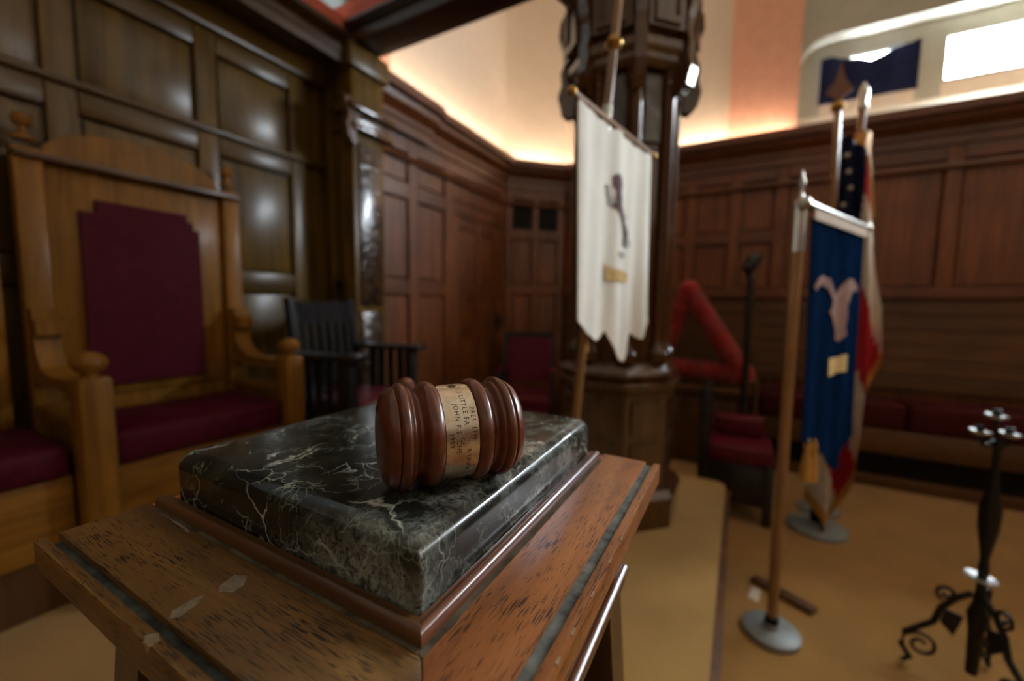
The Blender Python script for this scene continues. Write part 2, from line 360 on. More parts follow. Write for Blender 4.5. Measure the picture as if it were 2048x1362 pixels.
# wall behind the throne: backing, stiles, rails, raised panels
wl = struct('wall_left', MB().box(XW-0.15, XW-0.03, YF, 1.90, F, H+1.40), 'oak_wall', label='oak panelled wall behind the throne')
ys = [-0.87, -0.385, 0.09, 0.578, 1.055, 1.50]
zs = [P, H-0.57, H+0.096, H+0.735, H+1.19]
for y in ys: sub('stile', MB().box(XW-0.03, XW, y-0.042, y+0.042, P, H+1.23, 0.004), 'oak_wall', wl)
for i, z in enumerate(zs):
    for a, b in zip(ys[:-1], ys[1:]):
        sub('rail', MB().box(XW-0.03, XW, a+0.045, b-0.045, z-0.05, z+0.05, 0.004), 'oak_wall_flat', wl)
for a, b in zip(ys[:-1], ys[1:]):
    for c, d in zip(zs[:-1], zs[1:]):
        sub('panel', MB().box(XW-0.03, XW-0.014, a+0.055, b-0.055, c+0.06, d-0.06, 0.008), 'oak_wall', wl)
sub('rail', MB().box(XW-0.03, XW+0.02, -0.87, 1.66, H+0.775, H+0.80, 0.006), 'oak_wall_flat', wl)
sub('upper_plaster', MB().box(XW-0.15, XW-0.04, YF, 1.90, H+1.40, CEIL), 'blue_plaster', wl)
# entablature over the throne wall, and the beam that crosses to the pier
ent = MB()
prof = [(0, 0), (0.20, 0), (0.235, 0.0), (0.235, 0.045), (0.24, 0.05), (0.24, 0.09), (0.255, 0.10), (0.275, 0.13), (0.275, 0.155), (0, 0.155)]
ent.sweep(prof, [(XW-0.02, -1.2), (XW-0.02, 1.68)], H+1.305)
t1 = struct('trim_1', ent, 'beam_oak_y', label='dark oak entablature over the throne wall')
sub('frieze', MB().box(XW-0.03, XW+0.03, -1.2, 1.66, H+1.23, H+1.305, 0.004), 'oak_wall_flat', t1)
sub('crown_moulding', MB().sweep([(0, 0), (0.03, 0), (0.05, 0.03), (0.09, 0.05), (0.09, 0.07), (0, 0.07)], [(XW, -1.2), (XW, 1.66)], H+1.245), 'oak_wall_flat', t1)
bm_ = MB().box(-2.2, 0.05, 1.68, 1.86, H+1.43, H+1.50, 0.004)
t2 = struct('trim_2', bm_, 'beam_oak', label='dark oak beam from the pilaster to the pier')
sub('crown_moulding', MB().box(-2.2, 0.06, 1.665, 1.875, H+1.50, H+1.515, 0.004), 'beam_oak', t2)
sub('crown_moulding', MB().box(-2.2, 0.07, 1.65, 1.89, H+1.515, H+1.54, 0.006), 'beam_oak', t2)
sub('frieze', MB().box(-2.18, 0.05, 1.70, 1.80, H+1.54, H+1.67), 'red_plaster', t2)
sub('frieze', MB().box(XW+0.14, XW+0.20, -1.2, 1.68, H+1.46, H+1.565), 'red_plaster', t1)

# pilaster that carries the beam
pi_ = MB().box(XW-0.02, -1.96, 1.67, 1.90, P, H+1.30, 0.006)
pil = struct('trim_3', pi_, 'oak_wall', label='oak pilaster beside the throne wall with carved face')
sub('base_block', MB().box(XW-0.01, -1.935, 1.645, 1.925, P, P+0.24, 0.008), 'oak_wall', pil)
sub('carved_panel', MB().box(-1.962, -1.945, 1.705, 1.865, H-0.02, H+0.90, 0.006), 'carved_oak', pil)
sub('carved_panel', MB().box(-1.962, -1.945, 1.705, 1.865, P+0.28, H-0.06, 0.006), 'carved_oak', pil)
sub('flute', MB().box(-2.16, -2.13, 1.655, 1.672, P+0.26, H+1.20, 0.005), 'oak_wall', pil)
sub('flute', MB().box(-2.06, -2.03, 1.655, 1.672, P+0.26, H+1.20, 0.005), 'oak_wall', pil)
sub('capital', MB().box(-2.1, -1.915, 1.635, 1.945, H+0.96, H+1.00, 0.01), 'pier_oak', pil)
sub('capital', MB().box(-2.1, -1.90, 1.62, 1.955, H+1.06, H+1.10, 0.01), 'pier_oak', pil)
sub('capital', MB().box(-2.1, -1.93, 1.65, 1.93, H+1.00, H+1.06, 0.005), 'carved_oak', pil)
sub('capital', MB().box(XW-0.01, -1.93, 1.64, 1.93, H+1.30, H+1.43, 0.012), 'oak_wall', pil)
console = [(0, 0), (0.02, 0), (0.05, 0.04), (0.06, 0.10), (0.045, 0.15), (0.07, 0.20), (0.075, 0.24), (0, 0.24)]
sub('console_bracket', MB().slab([(-1.98, 1.67-o, H+0.88+u) for o, u in console], (0.05, 0, 0)), 'pier_oak', pil)

# door wall, corner wall and back wall below the cornice (panelling pieces are parts)
def frame(origin, d, n):
    """local (along, up, out) -> world for a vertical wall"""
    o, d, n = Vector((*origin, 0)), Vector((*d, 0)), Vector((*n, 0))
    def f(mb, a0, a1, z0, z1, o0, o1, bev=0.004):
        m = MB().box(a0, a1, o0, o1, z0, z1, bev, 1)
        mb.add([(o + d*v[0] + n*v[1] + Vector((0, 0, v[2])))[:] for v in m.v], m.f); return mb
    return f
ZT = H + 1.17
fd = frame((XD, 1.90), (0, 1), (1, 0))
LD = C1[1] - 1.90
wd = struct('wall_left_rear', fd(MB(), 0, LD+0.1, F, CEIL, -0.2, -0.03, 0), 'red_oak_wall', label='red oak panelled wall with a door behind the pier')
st = [0.03, 0.46, 0.88, 1.76]
for a in st: sub('stile', fd(MB(), a-0.05, a+0.05, F, ZT, -0.03, 0), 'red_oak_wall', wd)
for a, b in zip(st[:-1], st[1:]):
    zz = [F+0.06, H+0.115, H+0.80, ZT-0.05] if b < 1.0 else [H+0.80, ZT-0.05]
    for z in zz: sub('rail', fd(MB(), a+0.05, b-0.05, z-0.055, z+0.055, -0.03, 0), 'red_oak_wall_y', wd)
    for z0, z1 in zip(zz[:-1], zz[1:]): sub('panel', fd(MB(), a+0.06, b-0.06, z0+0.065, z1-0.065, -0.03, -0.014, 0.008), 'red_oak_wall', wd)
dr = struct('door_1', fd(MB(), 0.935, 1.705, F+0.01, H+0.74, -0.035, -0.022), 'red_oak_wall', label='red oak panelled door with a dark knob plate')
for a, b in ((0.935, 1.03), (1.30, 1.35), (1.61, 1.705)): sub('stile', fd(MB(), a, b, F+0.01, H+0.74, -0.022, -0.004), 'red_oak_wall', dr)
for z0, z1 in ((F+0.01, F+0.22), (H-0.30, H-0.16), (H+0.04, H+0.16), (H+0.64, H+0.74)):
    for a, b in ((1.03, 1.30), (1.35, 1.61)): sub('rail', fd(MB(), a, b, z0, z1, -0.022, -0.004), 'red_oak_wall_y', dr)
for z0, z1 in ((F+0.23, H-0.31), (H-0.15, H+0.03), (H+0.17, H+0.63)):
    for a, b in ((1.04, 1.29), (1.36, 1.60)): sub('panel', fd(MB(), a, b, z0, z1, -0.022, -0.012, 0.006), 'red_oak_wall', dr)
hp = sub('knob_plate', fd(MB(), 1.635, 1.685, H-0.27, H-0.09, -0.004, 0.004, 0.002), 'black_recess', dr)
sub('door_knob', MB().lathe([(0.008, 0), (0.008, 0.03), (0.02, 0.035), (0.026, 0.05), (0.018, 0.062), (0.001, 0.066)], (XD+0.003, 1.90+1.66, H-0.17), (1, 0, 0), 16), 'iron', hp)

r2 = math.sqrt(0.5)
fc = frame(C1, (r2, r2), (r2, -r2)); LC = 0.45 * math.sqrt(2)
wc = struct('wall_corner', fc(MB(), -0.1, LC+0.1, F, CEIL, -0.2, -0.03, 0), 'red_oak_wall', label='angled corner wall with louvred vents')
for a in (0.035, LC*0.5, LC-0.035): sub('stile', fc(MB(), a-0.035, a+0.035, F, ZT, -0.03, 0), 'red_oak_wall', wc)
for k, (a, b) in enumerate(((0.07, LC*0.5-0.035), (LC*0.5+0.035, LC-0.07))):
    zz = [F+0.08, H-0.55, H+0.155, H+0.72, ZT-0.05]
    for z in zz: sub('rail', fc(MB(), a, b, z-0.05, z+0.05, -0.03, 0), 'red_oak_wall', wc)
    for z0, z1 in zip(zz[:-2], zz[1:-1]): sub('panel', fc(MB(), a+0.01, b-0.01, z0+0.06, z1-0.06, -0.03, -0.014, 0.008), 'red_oak_wall', wc)
    vn = sub('vent', fc(MB(), a+0.002, b-0.002, H+0.772, H+1.068, -0.03, -0.022), 'black_recess', wc)
    for i in range(9): sub('louver', fc(MB(), a+0.006, b-0.006, H+0.785+i*0.031, H+0.797+i*0.031, -0.024, -0.008, 0.002), 'iron', vn)

fb = frame((C2[0], YB), (1, 0), (0, -1)); LB = XR - C2[0]; ox = -C2[0]
wb = struct('wall_back', fb(MB(), -0.05, LB, F, H+1.46, -0.2, -0.03, 0), 'red_oak_wall', label='long red oak panelled back wall')
sx = [-1.62, -1.2, -0.80, -0.45, -0.09, 0.25, 0.72, 1.28, 1.84, 2.40, 2.96, 3.52, 4.08, 4.62]
for x in sx: sub('stile', fb(MB(), x+ox-0.045, x+ox+0.045, H+0.16, ZT, -0.03, 0), 'red_oak_wall', wb)
for a, b in zip(sx[:-1], sx[1:]):
    zz = [H+0.60, ZT-0.05] if b < 0.3 else [ZT-0.05]
    for z in zz: sub('rail', fb(MB(), a+ox+0.045, b+ox-0.045, z-0.05, z+0.05, -0.03, 0), 'red_oak_wall_x', wb)
    zz = [H+0.11] + zz
    for z0, z1 in zip(zz[:-1], zz[1:]): sub('panel', fb(MB(), a+ox+0.055, b+ox-0.055, z0+0.06, z1-0.06, -0.03, -0.014, 0.008), 'red_oak_wall', wb)
sub('chair_rail', fb(MB(), 0, LB, H+0.075, H+0.16, -0.03, 0.025, 0.01), 'red_oak_wall_x', wb)
for i in range(6):
    sub('plank', fb(MB(), 0.0, LB, H-0.62+i*0.116, H-0.62+i*0.116+0.110, -0.03, -0.004, 0.006), 'plank_oak', wb)

# continuous cornice on door wall, corner and back wall; cove tubes lie behind its lip
cor = MB()
cprof = [(-0.03, 0.0), (0.015, 0.0), (0.015, 0.06), (0.03, 0.07), (0.03, 0.10), (0.05, 0.12), (0.085, 0.15), (0.095, 0.185), (0.14, 0.19), (0.14, 0.25), (0.12, 0.25), (0.12, 0.20), (-0.03, 0.20)]
cpath = [(XD, 1.92), C1, C2, (XR, YB)]
cor.sweep(cprof, cpath, CZ-0.25)
t4 = struct('trim_4', cor, 'red_oak_wall_x', label='red oak cornice running round the corner')
sub('frieze_mould', MB().sweep([(-0.03, 0), (0.02, 0), (0.03, 0.02), (0.02, 0.04), (-0.03, 0.04)], cpath, H+1.00), 'red_oak_wall_x', t4)
sub('cornice_break', MB().sweep([(o*1.0+0.03, u*1.02) for o, u in cprof[1:]] + [(0.0, 0.22)], [(XD, 1.93), (XD, 2.52)], CZ-0.25), 'red_oak_wall_y', t4)
# upper plaster walls
up1 = sub('upper_plaster', MB().box(XD-0.04, XD-0.02, 1.90, C1[1]+0.01, CZ-0.02, CEIL), 'cream_plaster', wd)
sub('pink_pier', MB().box(XD-0.02, XD+0.004, 1.92, 2.14, CZ-0.025, CEIL), 'pink_plaster', wd)
fc2 = MB(); fc(fc2, -0.01, LC+0.01, CZ-0.02, CEIL, -0.03, -0.02, 0); sub('upper_plaster', fc2, 'cream_plaster', wc)
wu = struct('wall_back_upper', MB().box(C2[0]-0.02, 0.31, YB+0.02, YB+0.25, CZ-0.02, CEIL), 'cream_plaster', label='cream plaster wall above the cornice')
sub('pink_pier', MB().box(-0.18, 0.315, YB-0.004, YB+0.03, CZ-0.025, CEIL), 'pink_plaster', wu)
# window recess: lowered wall face with a rounded head, sill, head band
YR = YB + 0.16
sub('recess_side', MB().box(0.296, 0.312, YB+0.02, YR+0.02, CZ-0.02, CEIL), 'cream_plaster', wu)
sill = MB().slab([(0.31, YB+0.01, CZ-0.03), (0.31, YR, CZ-0.03), (0.31, YR, H+1.575), (0.31, YB+0.02, H+1.44)], (XR-0.31, 0, 0))
sub('window_sill', sill, 'cream_plaster', wu)
head = MB(); arch = [(0.312 + 0.20*(1-math.cos(t*math.pi/16)), H+1.93 + 0.20*math.sin(t*math.pi/16)) for t in range(9)]
pts = [(x, YB+0.02, z) for x, z in arch] + [(XR, YB+0.02, H+2.13), (XR, YB+0.02, CEIL), (0.312, YB+0.02, CEIL)]
head.slab(pts, (0, 0.14, 0)); sub('recess_head', head, 'dim_grey_plaster', wu)
wins = [(0.477, 1.06), (1.205, 1.95), (2.09, 2.83), (2.97, 3.71), (3.85, 4.59)]
WZ0, WZ1 = H+1.675, H+2.005
xs = [0.31] + [v for ab in wins for v in ab] + [XR]
for i in range(0, len(xs), 2): sub('mullion', MB().box(xs[i], xs[i+1], YR, YR+0.03, WZ0-0.10, H+2.30), 'dim_grey_plaster', wu)
for i in range(len(wins)):
    a, b = wins[i]
    sub('head_band', MB().box(a, b, YR, YR+0.03, WZ1, H+2.30), 'dim_grey_plaster', wu)
    sub('sill_band', MB().box(a, b, YR, YR+0.03, WZ0-0.10, WZ0), 'cream_plaster', wu)
sub('recess_ceiling', MB().box(0.31, XR, YR, YR+0.10, H+2.30, CEIL), 'dim_grey_plaster', wu)
for i, (a, b) in enumerate(wins):
    wn = Thing('window_%d' % (i+1), (a, YR, WZ0), None, None, kind='structure'); wn.o['label'] = ['dark curtained clerestory window', 'bright clerestory window at the right edge'][i] if i < 2 else 'clerestory window outside the view'
    fr = MB()
    fr.box(a, a+0.02, YR+0.005, YR+0.025, WZ0, WZ1); fr.box(b-0.02, b, YR+0.005, YR+0.025, WZ0, WZ1)
    fr.box(a+0.02, b-0.02, YR+0.005, YR+0.025, WZ0, WZ0+0.02); fr.box(a+0.02, b-0.02, YR+0.005, YR+0.025, WZ1-0.02, WZ1)
    wn.part('window_frame', fr, 'dim_grey_plaster')
    wn.part('pane', MB().box(a+0.02, b-0.02, YR+0.012, YR+0.016, WZ0+0.02, WZ1-0.02), 'window_glass')
    pd = bpy.data.lights.new('window_portal', 'AREA'); pd.shape = 'RECTANGLE'; pd.size = b-a; pd.size_y = WZ1-WZ0; pd.cycles.is_portal = True
    po = bpy.data.objects.new('window_portal', pd); COL.objects.link(po); po.location = ((a+b)/2, YR+0.04, (WZ0+WZ1)/2); po.rotation_euler = (-math.pi/2, 0, 0)
# dark blackout cloth in the first window, slumped so daylight leaks over its top edge
a, b = wins[0]
def cur(u, v):
    x = a - 0.012 + u*(b-a+0.024)
    top = WZ1+0.01 - 0.075*max(0, 1-abs(u-0.52)/0.40)
    y = YR+0.012 - 0.008*math.sin(u*19)*(0.4+v)
    return (x, y-0.022, WZ0-0.015 + v*(top-WZ0+0.015))
tag(mk('window_curtain', MB().cloth(cur, 40, 10, (0, 0.004, 0)), 'navy_cloth', None, (a, YR, WZ0)), 'dark navy cloth hung over the first clerestory window', 'curtain')
# cove tubes
cv = [((XD+0.085, 1.95), (XD+0.085, C1[1]-0.05)), ((C1[0]+0.10, C1[1]-0.02), (C2[0]+0.02, C2[1]-0.10)), ((C2[0]+0.06, YB-0.085), (0.30, YB-0.085)), ((0.36, YB-0.085), (2.2, YB-0.085)), ((XW+0.05, 0.2), (XW+0.05, 1.6))]
cl = ['warm cove light tube along the door wall cornice', 'short warm cove light tube on the angled corner cornice', 'warm cove light tube along the back wall cornice', 'warm cove light tube below the clerestory windows', 'warm cove light tube on the entablature over the throne']
for k_, ((p, q_), lb) in enumerate(zip(cv, cl)):
    TZ = CZ-0.030 if k_ < 4 else H+1.475
    t = Thing('cove_light', (*p, TZ-0.012), lb, 'light', group='cove light tubes on the cornice')
    t.part('light_tube', MB().tube([(*p, TZ), (*q_, TZ)], 0.010, 8), 'cove_tube' if k_ < 3 else 'cove_tube_dim')
    for e in (p, q_): t.part('lamp_holder', MB().lathe([(0.013, -0.012), (0.013, 0.012)], (*e, TZ), Vector((q_[0]-p[0], q_[1]-p[1], 0)), 10), 'pan_metal')
# globe lamp added out of view as weak warm fill for the room
for k, (x, y) in enumerate(((2.0, -1.2),)):
    t = Thing('fill_lamp', (x, y, 3.0), ['added unseen fill lamp, a white globe over the lodge floor', 'second added fill lamp hanging farther from the windows'][k], 'lamp')
    t.part('globe', MB().lathe([(0.16*math.sin(i*math.pi/12), -0.16*math.cos(i*math.pi/12)) for i in range(13)], (x, y, 3.0), (0, 0, 1), 24), 'fill_lamp_globe')
    t.part('rod', MB().tube([(x, y, 3.15), (x, y, CEIL)], 0.012, 8), 'brass')

# ------------------------------------------------------------------ wall bench along the back wall
bn = Thing('wall_bench', (0.2, YB-0.2, F), 'long oak bench with dark red cushion under the back wall', 'bench')
bx0, bx1, by = 0.16, 4.6, YB-0.42
bn.part('plinth', MB().box(bx0, bx1, by+0.04, YB-0.03, F, F+0.08, 0.006), 'plank_oak')
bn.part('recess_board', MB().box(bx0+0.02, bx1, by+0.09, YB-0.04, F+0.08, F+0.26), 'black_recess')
bn.part('seat_board', MB().box(bx0, bx1, by, YB-0.03, F+0.26, F+0.43, 0.008), 'plank_oak')
for i in range(5): bn.part('cushion', MB().box(bx0+0.01+i*0.885, bx0+0.885+i*0.885, by+0.01, YB-0.05, F+0.43, F+0.62, 0.03, 3), 'dark_red_cloth')
bn.part('end_panel', MB().box(bx0-0.04, bx0, by-0.01, YB-0.03, F, F+0.68, 0.008), 'plank_oak')
lg = Thing('ledge_bench', (-0.4, YB-0.25, F), 'low oak ledge under the red triangle beside the bench', 'ledge')
lg.part('ledge_top', MB().box(-1.2, 0.10, YB-0.62, YB-0.035, F+0.60, F+0.64, 0.006), 'plank_oak')
lg.part('ledge_front', MB().box(-1.19, 0.09, YB-0.58, YB-0.04, F, F+0.60), 'plank_oak')
for i in range(3): lg.part('panel', MB().box(-1.15+i*0.40, -0.80+i*0.40, YB-0.592, YB-0.58, F+0.08, F+0.54, 0.005), 'plank_oak')

# ------------------------------------------------------------------ octagonal carved pier
PX, PY = -0.49, 1.92
def octa(ap): 
    R = ap/math.cos(math.pi/8); return [(PX+R*math.cos(math.pi/8+i*math.pi/4), PY+R*math.sin(math.pi/8+i*math.pi/4)) for i in range(8)]
pier = Thing('carved_pier', (PX, PY, P), 'tall carved dark oak pier behind the white banner', 'column')
def ring(prof, z, ap): return MB().sweep(prof, octa(ap)[::-1][::-1], z, True)
def solid(ap, z0, z1): return MB().prism(octa(ap), z0, z1)
pier.part('plinth', solid(0.275, P, P+0.10), 'pier_oak')
pier.part('plinth_moulding', MB().sweep([(-0.05, 0), (0.02, 0), (0.02, 0.03), (0.0, 0.06), (-0.05, 0.06)], octa(0.262), P+0.10, True), 'pier_oak')
ped = pier.part('pedestal', solid(0.235, P+0.10, H-0.36), 'pier_oak')
o8 = octa(0.236)
for i in range(8):
    p, q_ = Vector((*o8[i], 0)), Vector((*o8[(i+1) % 8], 0)); n = Vector(((p+q_).x/2-PX, (p+q_).y/2-PY, 0)).normalized()
    a_, b_ = p.lerp(q_, 0.14), p.lerp(q_, 0.86)
    for z0, z1 in ((P+0.22, H-0.58), (H-0.54, H-0.40)):
        m = MB().slab([a_+Vector((0,0,z0)), b_+Vector((0,0,z0)), b_+Vector((0,0,z1)), a_+Vector((0,0,z1))], n*0.010)
        pier.part('panel', m, 'pier_oak', ped)
pier.part('pedestal_moulding', MB().sweep([(-0.06, 0), (0.006, 0), (0.02, 0.02), (0.028, 0.03), (0.028, 0.05), (0.012, 0.06), (-0.06, 0.06)], octa(0.235), H-0.375, True), 'pier_oak')
pier.part('pedestal_moulding', MB().sweep([(-0.06, 0), (0.01, 0), (0.024, 0.015), (0.024, 0.03), (0.0, 0.06), (-0.02, 0.075), (-0.06, 0.075)], octa(0.225), H-0.315, True), 'pier_oak')
shaft = pier.part('shaft', solid(0.182, H-0.30, H+1.43), 'pier_oak')
o8 = octa(0.183)
for i in range(8):
    p, q_ = Vector((*o8[i], 0)), Vector((*o8[(i+1) % 8], 0)); n = Vector(((p+q_).x/2-PX, (p+q_).y/2-PY, 0)).normalized()
    a_, b_ = p.lerp(q_, 0.26), p.lerp(q_, 0.74)
    m = MB().slab([a_+Vector((0,0,H-0.16)), b_+Vector((0,0,H-0.16)), b_+Vector((0,0,H+0.62)), a_+Vector((0,0,H+0.62))], n*0.008)
    pier.part('panel', m, 'pier_oak', shaft)
    m = MB().slab([a_+Vector((0,0,H+0.66)), b_+Vector((0,0,H+0.66)), b_+Vector((0,0,H+0.92)), a_+Vector((0,0,H+0.92))], n*0.014)
    pier.part('carved_panel', m, 'carved_oak', shaft)
    x, y = octa(0.184)[i]
    cp = [(0.046, H-0.24), (0.046, H-0.20), (0.034, H-0.18), (0.031, H-0.14), (0.031, H+0.86), (0.04, H+0.88), (0.034, H+0.90), (0.046, H+0.94)]
    pier.part('colonette', MB().lathe(cp, (x, y, 0), (0, 0, 1), 16), 'pier_oak', shaft)
pier.part('necking', MB().sweep([(-0.08, 0), (0.0, 0), (0.02, 0.02), (0.02, 0.04), (0.035, 0.06), (0.035, 0.09), (-0.08, 0.09)], octa(0.225), H+0.93, True), 'pier_oak')
cap = pier.part('capital', solid(0.235, H+1.00, H+1.43), 'pier_oak')
o8 = octa(0.236)
for i in range(8):
    p, q_ = Vector((*o8[i], 0)), Vector((*o8[(i+1) % 8], 0)); n = Vector(((p+q_).x/2-PX, (p+q_).y/2-PY, 0)).normalized()
    a_, b_ = p.lerp(q_, 0.10), p.lerp(q_, 0.90); Z = lambda v, z: v + Vector((0, 0, z))
    m = MB().slab([Z(a_, H+1.05), Z(b_, H+1.05), Z(b_, H+1.28), Z(a_, H+1.28)], n*0.035); bx = pier.part('capital_block', m, 'pier_oak', cap)
    a2, b2 = a_.lerp(b_, 0.14) + n*0.035, a_.lerp(b_, 0.86) + n*0.035
    for (u0, u1, z0, z1) in ((0, 1, H+1.24, H+1.265), (0, 1, H+1.065, H+1.09), (0, 0.12, H+1.09, H+1.24), (0.88, 1, H+1.09, H+1.24)):
        m = MB().slab([Z(a2.lerp(b2, u0), z0), Z(a2.lerp(b2, u1), z0), Z(a2.lerp(b2, u1), z1), Z(a2.lerp(b2, u0), z1)], n*0.012); pier.part('block_moulding', m, 'pier_oak', cap)
    mid = (p+q_)/2
    if i % 2 == 0 or True:
        x, y = octa(0.235)[i]; rad = Vector((x-PX, y-PY, 0)).normalized(); tan = Vector((-rad.y, rad.x, 0))*0.022
        prf = [(0, 0.84), (0.03, 0.83), (0.06, 0.86), (0.075, 0.92), (0.06, 0.97), (0.065, 1.02), (0.05, 1.06), (0.055, 1.12), (0.075, 1.17), (0.07, 1.23), (0.05, 1.27), (0, 1.29)]
        c0 = Vector((PX, PY, 0)) + rad*(0.215/math.cos(math.pi/8))
        pier.part('console_bracket', MB().slab([c0 + rad*o + Vector((0, 0, H+u)) - tan for o, u in prf], tan*2), 'pier_oak')
pier.part('abacus', MB().sweep([(-0.1, 0), (0.02, 0), (0.05, 0.03), (0.05, 0.06), (0.08, 0.08), (0.08, 0.11), (-0.1, 0.11)], octa(0.245), H+1.315, True), 'pier_oak')

# ------------------------------------------------------------------ throne (master's chair) and its neighbour
def throne(name, y0, y1, label, tall=True, left_side=True):
    yc = (y0+y1)/2; t = Thing(name, (-1.92, yc, P), label, 'chair'); G, GY = 'golden_oak', 'golden_oak_y'
    XB, XF = -2.135, -1.70
    bk = MB()
    t.part('backboard', MB().box(XB-0.03, XB, y0+0.03, y1-0.03, P+0.30, H+0.468), G)
    bp = t.part('back_frame', MB().box(XB, XB+0.012, y0+0.04, y1-0.04, H-0.367, H+0.459, 0.003), G)
    a_, b_ = y0+0.115, y1-0.135; s1, s2 = 0.045, 0.05
    shp = [(a_, H-0.330), (b_, H-0.330), (b_, H+0.298), (b_-0.022, H+0.298), (b_-0.022, H+0.330), (b_-s1, H+0.330), (b_-s1, H+0.362), (a_+s1, H+0.362), (a_+s1, H+0.316), (a_, H+0.316)]
    t.part('back_upholstery', MB().slab([(XB+0.012, y, z) for y, z in shp], (0.018, 0, 0)), 'maroon_leather')
    for y in (y0, y1):
        ps = t.part('back_post', MB().box(XB-0.03, XB+0.035, y-0.035, y+0.035, P, H+0.500, 0.005), G)
        t.part('finial', MB().lathe([(0.028, 0), (0.028, 0.012), (0.012, 0.02), (0.012, 0.045), (0.022, 0.05), (0.026, 0.066), (0.02, 0.082), (0.002, 0.09)], (XB, y, H+0.527), (0, 0, 1), 14), G, ps)
    t.part('crest_rail', MB().box(XB-0.035, XB+0.055, y0-0.035, y1+0.035, H+0.463, H+0.486, 0.006), 'stand_oak')  # darker oak paints in the shadow gap along the crest
    ar = [(y0+0.04, H+0.491)] + [(yc - (yc-y0-0.04)*math.cos(k*math.pi/16), H+0.500+0.115*math.sin(k*math.pi/16)) for k in range(17)] + [(y1-0.04, H+0.491)]
    t.part('arched_crest', MB().slab([(XB-0.025, y, z) for y, z in ar], (0.03, 0, 0)), G)
    t.part('seat_frame', MB().box(XB, XF-0.02, y0+0.03, y1-0.03, P+0.18, P+0.41, 0.006), GY)
    t.part('seat_cushion', MB().box(XB+0.03, XF+0.01, y0+0.035, y1-0.035, P+0.41, P+0.52, 0.026, 3), 'maroon_leather')
    for y in (y0, y1):
        fp = t.part('front_post', MB().box(XF-0.045, XF+0.045, y-0.04, y+0.04, P, H-0.234, 0.012), G)
        t.part('ball_finial', MB().lathe([(0.02, 0), (0.02, 0.012), (0.034, 0.02), (0.043, 0.04), (0.040, 0.055), (0.026, 0.07), (0.004, 0.076)], (XF, y, H-0.234), (0, 0, 1), 18), G, fp)
        arm = [(XB+0.03, H-0.037), (XB+0.075, H-0.037), (XB+0.075, H-0.069), (XB+0.11, H-0.078), (XB+0.11, H-0.124), (XB+0.075, H-0.133), (XB+0.085, H-0.183), (XB+0.12, H-0.229), (XB+0.18, H-0.252), (XF-0.04, H-0.252), (XF-0.04, H-0.289), (XB+0.03, H-0.289)]
        t.part('arm', MB().slab([(x, y-0.032, z) for x, z in arm], (0, 0.064, 0)), G)
        t.part('side_panel', MB().box(XB+0.03, XF-0.04, y-0.012, y+0.012, P+0.16, H-0.385), G)
        t.part('side_rail', MB().box(XB+0.03, XF-0.04, y-0.03, y+0.03, H-0.403, H-0.367, 0.006), G)
    return t
throne('throne_chair', 0.46, 1.087, 'golden oak throne with stepped maroon back and ball finials')
ss = Thing('side_seat', (-1.92, 0.05, P), 'golden oak side seat with maroon cushion at the left edge', 'seat')
ss.part('seat_frame', MB().box(-2.14, -1.73, -0.40, 0.415, P+0.18, P+0.41, 0.006), 'golden_oak_y')
ss.part('base_panel', MB().box(-2.14, -1.77, -0.38, 0.40, P, P+0.18), 'stand_oak')
ss.part('seat_cushion', MB().box(-2.11, -1.71, -0.395, 0.41, P+0.41, P+0.51, 0.026, 3), 'maroon_leather')
ss.part('backrest', MB().box(-2.165, -2.12, -0.40, 0.32, P+0.41, H+0.45, 0.006), 'stand_oak')
ss.part('back_cap', MB().box(-2.17, -2.10, -0.42, 0.33, H+0.45, H+0.48, 0.008), 'stand_oak')
po_ = ss.part('capped_post', MB().box(-2.165, -2.11, 0.33, 0.38, P+0.41, H+0.64, 0.006), 'golden_oak')
ss.part('post_cap', MB().box(-2.17, -2.09, 0.31, 0.40, H+0.64, H+0.68, 0.010), 'stand_oak', po_)

